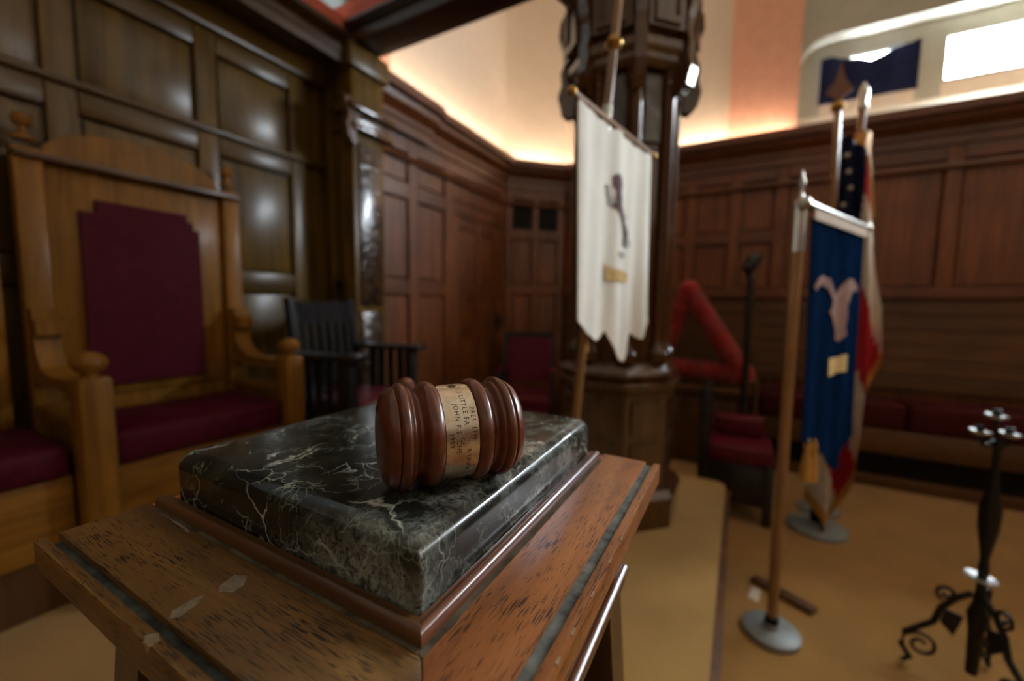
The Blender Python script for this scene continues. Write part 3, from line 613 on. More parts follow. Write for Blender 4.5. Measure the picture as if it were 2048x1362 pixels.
# ------------------------------------------------------------------ black slat-back armchair
def armchair():
    rot = math.radians(9.6); t = Thing('slat_armchair', (-1.634, 1.445, P), 'black slat-back armchair with red seat beside the throne', 'chair', rot=rot, local=True)
    B = 'black_oak'   # local: +x front, y across
    for y in (-0.205, 0.205):
        t.part('back_post', MB().beam((-0.18, y, 0), (-0.205, y, 0.42), 0.045).beam((-0.205, y, 0.42), (-0.27, y*0.97, 0.955), 0.042, 0.034, (1, 0, 0)), B)
        t.part('front_leg', MB().box(0.08, 0.13, y*1.18-0.025, y*1.18+0.025, 0, 0.685, 0.004), B)
        t.part('arm', MB().box(-0.235, 0.18, y*1.18-0.05, y*1.18+0.05, 0.685, 0.71, 0.008), B)
        t.part('side_rail', MB().box(-0.19, 0.09, y*1.1-0.015, y*1.1+0.015, 0.33, 0.41, 0.004), B)
        t.part('side_rail', MB().box(-0.19, 0.09, y*1.1-0.015, y*1.1+0.015, 0.12, 0.18, 0.004), B)
        for k in range(4): t.part('side_slat', MB().box(-0.15+k*0.06, -0.118+k*0.06, y*1.1-0.008, y*1.1+0.008, 0.41, 0.685), B)
    t.part('top_rail', MB().beam((-0.257, -0.185, 0.885), (-0.257, 0.185, 0.885), 0.025, 0.11), B)
    t.part('lower_rail', MB().beam((-0.218, -0.185, 0.52), (-0.218, 0.185, 0.52), 0.025, 0.06), B)
    for k in range(6):
        y = -0.145 + k*0.058; t.part('back_slat', MB().beam((-0.222, y, 0.545), (-0.25, y, 0.83), 0.012, 0.03, (0, 1, 0)) if False else MB().slab([(-0.226, y-0.015, 0.54), (-0.226, y+0.015, 0.54), (-0.252, y+0.015, 0.835), (-0.252, y-0.015, 0.835)], (0.014, 0, 0)), B)
    t.part('front_rail', MB().box(0.09, 0.12, -0.22, 0.22, 0.33, 0.41, 0.004), B)
    t.part('seat_cushion', MB().box(-0.18, 0.15, -0.205, 0.205, 0.40, 0.485, 0.025, 3), 'red_leather')
armchair()

# brass socket plate on the pilaster flank above the armchair
sk = Thing('brass_lamp_bracket', (-2.10, 1.655, H+0.10), 'small brass bracket on the pilaster above the black armchair', 'bracket')
sk.part('wall_plate', MB().box(-2.115, -2.085, 1.652, 1.6699, H+0.02, H+0.13, 0.003), 'brass')
sk.part('socket', MB().lathe([(0.014, 0), (0.014, 0.05), (0.018, 0.055), (0.018, 0.075)], (-2.07, 1.64, H+0.05), (0, 0, 1), 12), 'black_recess')
sk.part('stem', MB().tube([(-2.10, 1.655, H-0.05), (-2.10, 1.64, H-0.02), (-2.07, 1.64, H+0.05)], 0.006, 8), 'brass')

# ------------------------------------------------------------------ red armchair in the far corner
def redchair():
    t = Thing('red_armchair', (-1.66, 3.30, F), 'dark framed armchair with red back standing in the far corner', 'chair', rot=math.radians(-68), local=True)
    B = 'black_oak'
    for y in (-0.23, 0.23):
        t.part('back_post', MB().beam((-0.20, y, 0), (-0.22, y, 0.45), 0.045).beam((-0.22, y, 0.45), (-0.27, y, 1.0), 0.04), B)
        t.part('front_leg', MB().box(0.18, 0.225, y-0.022, y+0.022, 0, 0.66, 0.004), B)
        t.part('arm', MB().box(-0.24, 0.26, y-0.035, y+0.035, 0.66, 0.69, 0.008), B)
        t.part('arm_pad', MB().box(-0.10, 0.22, y-0.03, y+0.03, 0.69, 0.715, 0.01), 'red_leather')
    t.part('top_rail', MB().beam((-0.268, -0.21, 0.99), (-0.268, 0.21, 0.99), 0.03, 0.05), B)
    t.part('back_upholstery', MB().slab([(-0.235, -0.205, 0.55), (-0.235, 0.205, 0.55), (-0.268, 0.205, 0.965), (-0.268, -0.205, 0.965)], (0.035, 0, 0)), 'red_leather')
    t.part('seat_cushion', MB().box(-0.19, 0.24, -0.205, 0.205, 0.40, 0.50, 0.025, 3), 'red_leather')
    t.part('front_apron', MB().box(0.19, 0.235, -0.19, 0.19, 0.10, 0.40, 0.01), 'red_leather')
redchair()

# ------------------------------------------------------------------ red triangle on the ledge
tri = Thing('red_triangle', (-0.25, 3.72, F+0.64), 'open red triangle frame covered in red chenille on the ledge', 'ornament')
A_, B_, C_ = Vector((-0.39, 3.74, H+0.13)), Vector((0.04, 3.70, H-0.528)), Vector((-0.62, 3.78, H-0.528))
def side(p, q_):
    m = MB(); n = 60; path = []; rr = []  # tufted bar
    for k in range(n+1):
        u = k/n; path.append(p.lerp(q_, u)); rr.append(0.082*(1+0.12*math.sin(k*1.9)+0.07*math.sin(k*4.7+1)))
    return m.tube(path, rr, 12)
for p, q_ in ((A_, B_), (B_, C_), (C_, A_)): tri.part('padded_bar', side(p, q_), 'red_chenille')
for p in (A_, B_, C_): tri.part('corner_knot', MB().lathe([(0.088*math.sin(i*math.pi/10), -0.088*math.cos(i*math.pi/10)) for i in range(11)], p, (0, 0, 1), 14), 'red_chenille')

# ------------------------------------------------------------------ low dark chair with red seat, cushion, staff
lc = Thing('low_chair', (0.03, 2.92, F), 'low black side chair with red seat beyond the platform step', 'chair')
for y in (2.76, 3.10):
    lc.part('back_post', MB().box(-0.185, -0.135, y-0.025, y+0.025, F, F+0.79 if y < 3 else F+0.78, 0.004), 'black_oak')
    lc.part('front_leg', MB().box(0.17, 0.22, y-0.025, y+0.025, F, F+0.36, 0.004), 'black_oak')
lc.part('top_rail', MB().box(-0.175, -0.145, 2.785, 3.075, F+0.70, F+0.77, 0.004), 'black_oak')
for k in range(3): lc.part('back_slat', MB().box(-0.167, -0.153, 2.83+k*0.08, 2.87+k*0.08, F+0.48, F+0.70), 'black_oak')
lc.part('seat_rail', MB().box(-0.14, 0.20, 2.75, 3.11, F+0.10, F+0.345, 0.006), 'black_oak')
lc.part('seat_cushion', MB().box(-0.135, 0.215, 2.745, 3.115, F+0.345, F+0.45, 0.022, 3), 'red_leather')
tag(mk('seat_pad', MB().box(-0.11, 0.17, 2.98, 3.10, F+0.452, F+0.575, 0.02, 3), 'red_leather', None, (0.03, 3.04, F+0.452)), 'loose red pad lying on the low black chair', 'cushion')
sf = Thing('dark_staff', (0.06, 3.35, F), 'tall dark carved staff standing behind the low chair', 'staff')
sf.part('rod', MB().tube([(0.06, 3.35, F+0.03), (0.05, 3.35, H+0.26)], 0.024, 10), 'black_oak')
sf.part('carved_head', MB().tube([(0.05, 3.35, H+0.20), (0.035, 3.35, H+0.27), (0.06, 3.35, H+0.33), (0.10, 3.35, H+0.37)], [0.03, 0.05, 0.045, 0.02], 10), 'black_oak')
sf.part('foot', MB().lathe([(0.10, 0), (0.10, 0.02), (0.04, 0.035), (0.03, 0.08)], (0.06, 3.35, F), (0, 0, 1), 20), 'black_oak')

# ------------------------------------------------------------------ white banner on a leaning pole
wp0, wp1 = Vector((-0.43, 1.061, P)), Vector((-0.388, 1.274, H+0.548)); d_ = (wp1-wp0)
wbn = Thing('white_banner', (-0.43, 1.061, P), 'white gonfalon banner on a leaning wooden pole before the pier', 'banner')
nd = d_.normalized()
wbn.part('floor_stand', MB().lathe([(0.13, 0), (0.13, 0.018), (0.05, 0.03), (0.03, 0.06), (0.024, 0.12)], (-0.43, 1.061, P), (0, 0, 1), 28), 'base_grey')
wbn.part('pole', MB().tube([wp0+d_*0.02, wp0+d_*0.6, wp0+d_*1.15], 0.0125, 12), 'pole_wood')
wbn.part('ball_ferrule', MB().lathe([(0.014, -0.02), (0.022, -0.012), (0.026, 0), (0.022, 0.012), (0.012, 0.022)], wp0+d_*1.165, nd, 16), 'brass')
wbn.part('upper_pole', MB().tube([wp0+d_*1.17, wp0+d_*1.27], [0.013, 0.012], 12), 'pole_wood')
wbn.part('spear_finial', MB().lathe([(0.012, 0), (0.02, 0.02), (0.024, 0.05), (0.012, 0.10), (0.001, 0.14)], wp0+d_*1.27, nd, 14), 'brass')
wbn.part('ferrule', MB().tube([wp0+d_*0.985, wp0+d_*1.035], 0.0145, 12), 'steel')
Ab, Bb = Vector((-0.432, 1.05, H+0.548)), Vector((-0.334, 1.627, H+0.548)); ab = Bb-Ab; off = Vector((0.022, -0.004, 0))
cb = wbn.part('crossbar', MB().tube([Ab+off, Bb+off], 0.008, 10), 'pole_wood')
for e in (Ab, Bb): wbn.part('knob', MB().lathe([(0.013*math.sin(i*math.pi/8), -0.013*math.cos(i*math.pi/8)) for i in range(9)], e+off, (0, 0, 1), 12), 'brass', cb)
nb = Vector((ab.y, -ab.x, 0)).normalized()
def hem(u):   # bottom outline (height offset from the eye level)
    pts = [(0.0, -0.045), (0.05, -0.06), (0.12, -0.082), (0.20, -0.102), (0.26, -0.108), (0.31, -0.098), (0.35, -0.078), (0.40, -0.115), (0.48, -0.158), (0.56, -0.185), (0.61, -0.188), (0.66, -0.165), (0.70, -0.125), (0.73, -0.092), (0.80, -0.112), (0.86, -0.122), (0.92, -0.105), (0.97, -0.08), (1.0, -0.06)]
    for (a, za), (b, zb) in zip(pts[:-1], pts[1:]):
        if u <= b: return za + (zb-za)*(u-a)/(b-a)
    return pts[-1][1]
def wcl(u, v, lift=0.0):
    s_ = 0.055 + 0.915*u; wide = 1 - 0.04*v*math.sin(math.pi*u)
    z0 = H+0.538 + 0.004*math.cos(u*40); z1 = H+hem(u)
    fold = (0.007*math.sin(u*15+0.5) + 0.004*math.sin(u*29+v*2))*(0.5+0.5*v) + 0.012*v
    p = Ab + ab*s_ + off + nb*(fold + lift) + Vector((0.0, 0.0, 0.0)); zk = H-0.03; p.z = z0 + (zk-z0)*v/0.85 if v <= 0.85 else zk + (z1-zk)*(v-0.85)/0.15
    return p
cloth_ = wbn.part('banner_cloth', MB().cloth(lambda u, v: wcl(u, v)[:], 72, 36, (-nb*0.004)[:]), 'white_cloth', smooth=60)
def decal(thing, parent, fn, poly, mat, name, lift=0.004):
    """flat applique following the banner's folds: poly in (u, v)"""
    us = [p[0] for p in poly]; vs = [p[1] for p in poly]; du = 0.007; m = MB(); idx = {}; fs = []; V = []
    def inside(x, y):
        c = False; n = len(poly)
        for k in range(n):
            (xa, ya), (xb, yb) = poly[k], poly[k-1]
            if (ya > y) != (yb > y) and x < (xb-xa)*(y-ya)/(yb-ya)+xa: c = not c
        return c
    for i in range(int((max(us)-min(us))/du)+1):
        for j in range(int((max(vs)-min(vs))/du)+1):
            u, v = min(us)+i*du, min(vs)+j*du
            if not inside(u+du/2, v+du/2): continue
            f = []
            for a, c in ((0, 0), (1, 0), (1, 1), (0, 1)):
                k = (i+a, j+c)
                if k not in idx: idx[k] = len(V); V.append(tuple(fn(min(us)+k[0]*du, min(vs)+k[1]*du, lift)))
                f.append(idx[k])
            fs.append(f)
    m.add(V, fs)
    return thing.part(name, m, mat, parent, smooth=60)
body = [(0.40,0.22),(0.44,0.20),(0.485,0.22),(0.50,0.27),(0.485,0.31),(0.50,0.36),(0.505,0.40),(0.53,0.45),(0.575,0.50),(0.615,0.55),(0.62,0.59),(0.60,0.63),(0.575,0.66),(0.56,0.68),(0.55,0.64),(0.56,0.59),(0.545,0.54),(0.505,0.49),(0.46,0.44),(0.40,0.42),(0.39,0.395),(0.435,0.385),(0.435,0.34),(0.44,0.31),(0.405,0.28)]
sq = lambda pl_: [(u, 0.197+(v-0.20)*0.69) for u, v in pl_]
decal(wbn, cloth_, wcl, sq(body), 'emblem_purple', 'emblem')
for poly in ([(0.32,0.30),(0.36,0.29),(0.40,0.36),(0.42,0.40),(0.37,0.41),(0.35,0.36)], [(0.53,0.40),(0.57,0.42),(0.61,0.47),(0.58,0.48)], [(0.46,0.72),(0.54,0.70),(0.60,0.73),(0.52,0.755)], [(0.58,0.62),(0.64,0.60),(0.66,0.65),(0.61,0.68)]):
    decal(wbn, cloth_, wcl, sq(poly), 'emblem_grey', 'leaf')
decal(wbn, cloth_, wcl, [(0.33,0.615),(0.39,0.63),(0.42,0.638),(0.62,0.64),(0.62,0.69),(0.34,0.69)], 'emblem_gold', 'gold_patch')
for (u, z0, z1) in ((0.30, -0.03, -0.145), (0.70, -0.03, -0.15)):
    p = Ab+ab*u-nb*0.02; ts = wbn.part('tassel', MB().lathe([(0.003, 0), (0.012, -0.02), (0.009, -0.03), (0.014, -0.07), (0.016, -0.115)], (p.x, p.y, H+z0), (0, 0, 1), 10), 'gold_thread')
    wbn.part('cord', MB().tube([(p.x, p.y, H+z0), (p.x, p.y, H+0.548)], 0.003, 6), 'gold_thread', ts)

# ------------------------------------------------------------------ blue banner
Ac, Bc = Vector((0.163, 1.8, H+0.362)), Vector((0.462, 2.455, H+0.362)); ac = Bc-Ac; nc = Vector((ac.y, -ac.x, 0)).normalized()
bl = Thing('blue_banner', (0.172, 1.83, F), 'dark blue gonfalon banner with tan bird emblem on a wooden pole', 'banner')
bl.part('floor_stand', MB().lathe([(0.10, 0), (0.10, 0.02), (0.085, 0.028), (0.03, 0.032), (0.026, 0.05)], (0.172, 1.83, F), (0, 0, 1), 36), 'base_grey')
bl.part('socket', MB().lathe([(0.024, 0.03), (0.024, 0.07), (0.02, 0.075)], (0.172, 1.83, F), (0, 0, 1), 16), 'black_recess')
bl.part('pole', MB().tube([(0.172, 1.83, F+0.03), (0.166, 1.81, H+0.36)], 0.019, 12), 'pole_wood')
bl.part('ferrule', MB().tube([(0.1665, 1.812, H+0.20), (0.166, 1.81, H+0.37)], 0.0205, 12), 'steel')
bl.part('finial', MB().lathe([(0.02, 0), (0.008, 0.02), (0.006, 0.05), (0.012, 0.07), (0.001, 0.115)], (0.166, 1.81, H+0.37), (0, 0, 1), 12), 'steel')
of2 = nc*0.02
cb2 = bl.part('crossbar', MB().tube([Ac-ac*0.02+of2, Bc+of2], 0.015, 10), 'steel')
for e in (Ac-ac*0.02, Bc): bl.part('knob', MB().lathe([(0.022*math.sin(i*math.pi/8), -0.022*math.cos(i*math.pi/8)) for i in range(9)], e+of2, (0, 0, 1), 12), 'steel', cb2)
def bcl(u, v, lift=0.0):
    s_ = 0.09 + 0.86*u
    z1 = [(0, -0.50), (0.25, -0.55), (0.62, -0.70), (0.72, -0.70), (1.0, -0.58)]
    for (a, za), (b, zb) in zip(z1[:-1], z1[1:]):
        if u <= b + 1e-6: zz = za + (zb-za)*(u-a)/(b-a); break
    p = Ac + ac*s_ + of2 + nc*((0.006*math.sin(u*21)+0.006*math.sin(u*9+v*3))*(0.4+0.6*v) + 0.02*v + lift); z0 = H+0.325
    zk = H-0.48; p.z = z0 + (zk-z0)*v/0.85 if v <= 0.85 else zk + (H+zz-zk)*(v-0.85)/0.15; return p
cl2 = bl.part('banner_cloth', MB().cloth(lambda u, v: bcl(u, v)[:], 60, 36, (-nc*0.004)[:]), 'blue_cloth', smooth=60)
bird = [(0.03,0.255),(0.10,0.225),(0.20,0.212),(0.32,0.222),(0.40,0.26),(0.46,0.29),(0.55,0.25),(0.66,0.215),(0.78,0.212),(0.88,0.235),(0.90,0.265),(0.80,0.262),(0.72,0.29),(0.66,0.33),(0.66,0.38),(0.64,0.43),(0.66,0.46),(0.56,0.49),(0.50,0.48),(0.50,0.44),(0.42,0.39),(0.34,0.36),(0.38,0.34),(0.40,0.31),(0.30,0.265),(0.20,0.248),(0.10,0.26),(0.05,0.28)]
decal(bl, cl2, bcl, bird, 'emblem_tan', 'bird_emblem', 0.006)
decal(bl, cl2, bcl, [(0.38,0.56),(0.70,0.55),(0.69,0.625),(0.38,0.635)], 'emblem_gold', 'gold_patch', 0.006)
bl.part('top_sleeve', MB().cloth(lambda u, v: (Ac + ac*(0.08+0.88*u) + of2*1.0 + nc*0.006 + Vector((0, 0, 0.0-0.045*v)))[:], 20, 3, (nc*0.006)[:]), 'flag_white', cl2)
for (u, zt) in ((0.20, -0.50), (0.30, -0.52)):
    p = Ac+ac*u+nc*0.035; bl.part('tassel', MB().lathe([(0.004, 0), (0.014, -0.03), (0.010, -0.05), (0.018, -0.10), (0.021, -0.17)], (p.x, p.y, H+zt), (0, 0, 1), 10), 'gold_thread')
tag(mk('wooden_slat', MB().beam((0.12, 2.16, 0.0125), (0.34, 2.04, 0.0125), 0.045, 0.024), 'stand_oak', None, (0.23, 2.10, 0)), 'dark wooden slat lying on the carpet behind the blue banner stand', 'slat')
tag(mk('paper_scrap', MB().slab([(0.095, 2.02, 0.001), (0.135, 2.0, 0.001), (0.15, 2.09, 0.006), (0.115, 2.10, 0.004)], (0, 0, 0.0015)), 'flag_white', None, (0.12, 2.05, 0)), 'small pale paper scrap beside the blue banner stand', 'paper')

# ------------------------------------------------------------------ two flag poles and the draped striped flag
fl = Thing('draped_flag', (0.451, 2.87, F), 'red white and blue flag with gold fringe draped on a pole', 'flag')
fl.part('floor_stand', MB().lathe([(0.15, 0), (0.15, 0.02), (0.13, 0.03), (0.05, 0.034), (0.028, 0.05), (0.026, 0.20)], (0.451, 2.87, F), (0, 0, 1), 36), 'base_grey')
fl.part('socket', MB().lathe([(0.03, 0.05), (0.03, 0.24)], (0.449, 2.869, F), (0, 0, 1), 16), 'black_recess')
fl.part('pole', MB().tube([(0.451, 2.87, F+0.05), (0.396, 2.85, H+1.06)], 0.018, 12), 'pole_wood')
fl.part('ferrule_ball', MB().lathe([(0.01, -0.03), (0.028, -0.02), (0.034, 0), (0.028, 0.02), (0.01, 0.03)], (0.396, 2.85, H+1.07), (0, 0, 1), 14), 'brass')
fl.part('spear_finial', MB().slab([(0.396, 2.85, H+1.10), (0.34, 2.85, H+1.15), (0.375, 2.85, H+1.21), (0.396, 2.85, H+1.30), (0.42, 2.85, H+1.21), (0.455, 2.85, H+1.15)], (0, 0.016, 0)), 'emblem_tan')
def fcl(u, v):   # u across the folds, v down
    z0 = H+0.92 - 0.10*u; z1 = H-0.90 - 0.35*(1-abs(u-0.35)/0.65) + 0.33*max(0, u-0.45)/0.55*2
    wid = 0.10 + 0.14*min(1, v*1.3)
    x = 0.425 - 0.02*v + u*wid + 0.022*math.sin(u*15+v*5)*v; y = 2.835 + 0.05*math.sin(u*13 + v*2.2)*(0.25+v) - 0.03*u
    return (x, y, z0 + (z1-z0)*v)
fm = MB().cloth(fcl, 48, 80, (0, 0.003, 0))
fo = fl.part('flag_cloth', fm, 'flag_red', smooth=60)
fo.data.materials.append(MATS['flag_white']); fo.data.materials.append(MATS['navy_cloth'])
for p_ in fo.data.polygons:
    c = p_.center + fo.parent.location; 
    rel = (H+0.92 - c.z)/2.2; xx = (c.x-0.42)/0.2
    if rel < 0.34 and xx < 0.55 - rel*0.2: p_.material_index = 2
    else: p_.material_index = 1 if math.sin((rel*3.1 - xx*0.9 + 1.208)*math.pi*1.7) > 0 else 0
star = MB()
for k in range(8):
    z = H+0.80 - k*0.085; x = 0.445 + 0.012*((k*7) % 3)
    pts = [(x+ (0.014 if j % 2 == 0 else 0.006)*math.sin(j*math.pi/5), 2.795, z+(0.014 if j % 2 == 0 else 0.006)*math.cos(j*math.pi/5)) for j in range(10)]
    star.v = []; star.f = []; star.slab(pts, (0, 0.03, 0)); fl.part('star', star, 'flag_white', fo)
def fringe(u, v): 
    p = fcl(u, 1.0); return (p[0], p[1]-0.004, p[2] + 0.03 - 0.075*v)
fl.part('gold_fringe', MB().cloth(fringe, 60, 2, (0, 0.006, 0)), 'gold_thread', fo)
fl.part('gold_fringe', MB().cloth(lambda u, v: (fcl(1.0, 0.04+0.96*v)[0]-0.01+0.05*u*(1-0.55*v), fcl(1.0, 0.04+0.96*v)[1]-0.01, fcl(1.0, 0.04+0.96*v)[2]), 3, 60, (0, 0.005, 0)) if False else MB().tube([fcl(1.0, 0.03+0.30*k/20) for k in range(21)], 0.012, 6), 'gold_thread', fo)
p2 = Thing('flag_pole', (0.53, 3.06, F), 'wooden flag pole with bright metal tip behind the draped flag', 'pole')
p2.part('floor_stand', MB().lathe([(0.11, 0), (0.11, 0.02), (0.05, 0.034), (0.028, 0.05), (0.026, 0.16)], (0.50, 3.15, F), (0, 0, 1), 30), 'base_grey')
p2.part('pole', MB().tube([(0.50, 3.15, F+0.04), (0.537, 3.06, H+1.10)], 0.019, 12), 'pole_wood')
p2.part('metal_tip', MB().lathe([(0.02, 0), (0.026, 0.02), (0.018, 0.05), (0.026, 0.08), (0.022, 0.12), (0.003, 0.16)], (0.537, 3.06, H+1.10), (0, 0, 1), 14), 'steel')
def rolled(u, v):
    a = u*2*math.pi; c = Vector((0.537, 3.06, 0)).lerp(Vector((0.517, 3.11, 0)), v); r = 0.036+0.006*math.sin(3*a+v*7)
    return (c.x+0.012+r*math.cos(a), c.y+r*math.sin(a), H+0.98-0.72*v)
p2.part('gold_fringe', MB().cloth(rolled, 24, 20, (0.001, 0, 0)), 'gold_thread')

# ------------------------------------------------------------------ wrought iron candelabrum
cx_, cy_ = 0.760, 1.90
cd = Thing('candelabrum', (cx_, cy_, F), 'black wrought iron candelabrum with pale drip pans at the right edge', 'candelabrum')
cd.part('stem', MB().lathe([(0.016, 0.05), (0.02, 0.20), (0.028, 0.26), (0.016, 0.30), (0.012, 0.36), (0.014, 0.42), (0.011, 0.46), (0.016, 0.50), (0.026, 0.57), (0.028, 0.63), (0.016, 0.69), (0.010, 0.74), (0.010, 0.83), (0.018, 0.845), (0.018, 0.86)], (cx_-0.008, cy_, F), (0, 0, 1), 14), 'iron')
pan = lambda r: [(0.006, -0.006), (r*0.6, -0.004), (r, 0.004), (r*1.02, 0.010), (r*0.92, 0.008), (0.008, 0.002)]
cd.part('drip_pan', MB().lathe(pan(0.040), (cx_-0.012, cy_, F+0.385), (0.12, 0, 1), 20), 'pan_metal')
for dx, dy, dz in ((-0.020, 0.0, 0.935), (-0.056, -0.01, 0.880), (0.018, 0.012, 0.878)):
    cd.part('candle_arm', MB().tube([(cx_-0.008, cy_, F+0.845), (cx_+dx*0.8, cy_+dy, F+dz-0.035), (cx_+dx, cy_+dy, F+dz-0.005)], 0.006, 8), 'iron')
    cd.part('drip_pan', MB().lathe(pan(0.027), (cx_+dx, cy_+dy, F+dz), (0.1, 0, 1), 18), 'pan_metal')
    cd.part('candle_cup', MB().lathe([(0.010, 0), (0.012, 0.022), (0.008, 0.024), (0.006, 0.006)], (cx_+dx, cy_+dy, F+dz+0.004), (0, 0, 1), 12), 'iron')
for k in range(3):
    an = math.radians(175 + 120*k); e = Vector((math.cos(an), math.sin(an), 0)); c0 = Vector((cx_-0.01, cy_, F))
    leg = [c0+e*0.015+Vector((0,0,0.33)), c0+e*0.05+Vector((0,0,0.30)), c0+e*0.085+Vector((0,0,0.25)), c0+e*0.10+Vector((0,0,0.19)), c0+e*0.135+Vector((0,0,0.155)), c0+e*0.17+Vector((0,0,0.12)), c0+e*0.175+Vector((0,0,0.07)), c0+e*0.15+Vector((0,0,0.03)), c0+e*0.17+Vector((0,0,0.012))]
    cd.part('leg', MB().tube(leg, 0.010, 8), 'iron')
    def spiral(c, r, a0, turns): return [c + e*r*(1-0.7*i/24)*math.cos(a0+turns*2*math.pi*i/24) + Vector((0,0,r*(1-0.7*i/24)*math.sin(a0+turns*2*math.pi*i/24))) for i in range(25)]
    cd.part('scroll', MB().tube(spiral(c0+e*0.125+Vector((0,0,0.09)), 0.045, 0.6, 1.3), 0.006, 6), 'iron')
    cd.part('scroll', MB().tube(spiral(c0+e*0.075+Vector((0,0,0.305)), 0.028, -1.2, 1.2), 0.006, 6), 'iron')
    cd.part('leaf', MB().slab([c0+e*0.05+Vector((0,0,0.16)), c0+e*0.085+Vector((0,0,0.20)), c0+e*0.075+Vector((0,0,0.25)), c0+e*0.03+Vector((0,0,0.24))], Vector((-e.y, e.x, 0))*0.004), 'iron')

# ------------------------------------------------------------------ pedestal (foreground)
T = H - 0.200
x0, x1, y0, y1 = -0.502, -0.079, 0.094, 0.536
ps = Thing('oak_pedestal', ((x0+x1)/2, (y0+y1)/2, P), 'oak pedestal with beaded top in the foreground under the marble slab', 'pedestal')
zb = T - 0.024
core = ps.part('core_board', MB().box(x0+0.002, -0.150, 0.172, y1-0.002, zb, T-0.002), 'top_oak_y_lit')
# mitred boards: the left one has its grain along x, the right one along y
def board(pts, mat, name='top_board', z0=zb, z1=T, b=0.0012):
    m = bmesh.new(); vs = [m.verts.new((x, y, z0)) for x, y in pts]; vt = [m.verts.new((x, y, z1)) for x, y in pts]; n = len(pts)
    m.faces.new(vs[::-1]); m.faces.new(vt)
    for i in range(n): m.faces.new((vs[i], vs[(i+1) % n], vt[(i+1) % n], vt[i]))
    bmesh.ops.bevel(m, geom=[e for e in m.edges], offset=b, segments=2, profile=0.5, affect='EDGES')
    m.verts.ensure_lookup_table(); mb = MB().add([v.co[:] for v in m.verts], [[v.index for v in f.verts] for f in m.faces]); m.free()
    return ps.part(name, mb, mat)
gl, gr = 0.1085, -0.0960          # inner edges of the grooves
ll, lr = 0.1015, -0.0870          # outer lips
fl_, fr_ = 0.170, -0.1510         # bead outer edges
board([(x0, gl), (gr, gl), (fr_, fl_), (x0, fl_)], 'top_oak_x')
board([(gr, gl+0.0003), (gr, y1), (fr_, y1), (fr_, fl_+0.0003)], 'top_oak_y_lit')
board([(x0, y0), (x1, y0), (lr, ll), (x0, ll)], 'top_oak_x', 'lip')
board([(x1, y0+0.0003), (x1, y1), (lr, y1), (lr, ll+0.0003)], 'top_oak_y_lit', 'lip')
ps.part('groove', MB().prism([(x0+0.008, ll), (lr, ll), (gr, gl), (x0+0.008, gl)], zb, T-0.0055), 'dust')
ps.part('groove', MB().prism([(lr, ll), (lr, y1-0.004), (gr, y1-0.004), (gr, gl)], zb, T-0.0035), 'dust_pale')
# beads: rounded strips framing the slab on the two near sides
bprof = [(0, -0.004), (0, 0.0045), (0.0015, 0.0078), (0.0045, 0.0092), (0.0065, 0.0085), (0.0075, 0.0078), (0.0115, 0.0078), (0.0115, -0.004)]
def bead(kind):
    m = MB(); n = len(bprof); vs = []
    for e in (0, 1):
        for o, u in bprof:
            if kind == 'x': vs.append(((fr_-o) if e else (x0+0.016), fl_+o, T+u))
            else: vs.append((fr_-o, (fl_+o) if not e else (y1-0.020), T+u))
    fs = [tuple(range(n)), tuple(range(n, 2*n))[::-1]] + [(i, (i+1) % n, n+(i+1) % n, n+i) for i in range(n)]
    return m.add(vs, fs)
ps.part('bead', bead('x'), 'bead_oak_x', smooth=50); ps.part('bead', bead('y'), 'bead_oak', smooth=50)
ps.part('dust_line', MB().prism([(x0+0.020, fl_-0.0035), (fr_, fl_-0.0035), (fr_, fl_), (x0+0.020, fl_)], T-0.001, T+0.0004), 'dust_thin')
ps.part('dust_line', MB().prism([(fr_, fl_-0.002), (fr_+0.0045, fl_-0.0045), (fr_+0.0045, y1-0.025), (fr_, y1-0.022)], T-0.001, T+0.0004), 'dust_thin')
# worn marks on the left board
def mark(c, L, Wd, ang, mat, name):
    pts = []
    for k in range(18):
        a = 2*math.pi*k/18; r = 1 + 0.12*math.sin(3*a+c[0]*99)
        x, y = L*math.cos(a)*r, Wd*math.sin(a)*r; pts.append((c[0]+x*math.cos(ang)-y*math.sin(ang), c[1]+x*math.sin(ang)+y*math.cos(ang)))
    ps.part(name, MB().prism(pts, T-0.0005, T+0.0004), mat)
def patch(pts, mat, name): ps.part(name, MB().prism(pts, T-0.0006, T+0.0003), mat)
patch([(-0.3033, 0.1372), (-0.2947, 0.1421), (-0.2962, 0.1500), (-0.3040, 0.1566), (-0.3130, 0.1528), (-0.3095, 0.1411)][::-1], 'residue', 'glue_residue')
patch([(-0.3036, 0.1095), (-0.2995, 0.1133), (-0.3032, 0.1246), (-0.3090, 0.1310), (-0.3113, 0.1253), (-0.3099, 0.1135)][::-1], 'residue', 'glue_residue')
patch([(-0.470, 0.1662), (-0.440, 0.1655), (-0.405, 0.1630), (-0.415, 0.1660), (-0.440, 0.1690), (-0.465, 0.1690)], 'residue', 'glue_residue')
patch([(-0.3011, 0.0963), (-0.2957, 0.1012), (-0.2880, 0.0985), (-0.2900, 0.0945), (-0.2960, 0.0942)], 'residue', 'glue_residue')
ps.part('chipped_edge', MB().slab([(-0.2985, y0-0.0003, T-0.001), (-0.2950, y0-0.0003, T+0.0003), (-0.2880, y0-0.0003, T+0.0002), (-0.2905, y0-0.0003, T-0.006)], (0, 0.0022, 0)), 'chip')
for k in range(9):
    y = 0.20 + 0.033*k + 0.01*math.sin(k*5); L = 0.006+0.006*abs(math.sin(k*3.1))
    ps.part('chipped_edge', MB().box(x1-0.0012, x1+0.0002, y, y+L, T-0.0014, T+0.0002), 'chip')
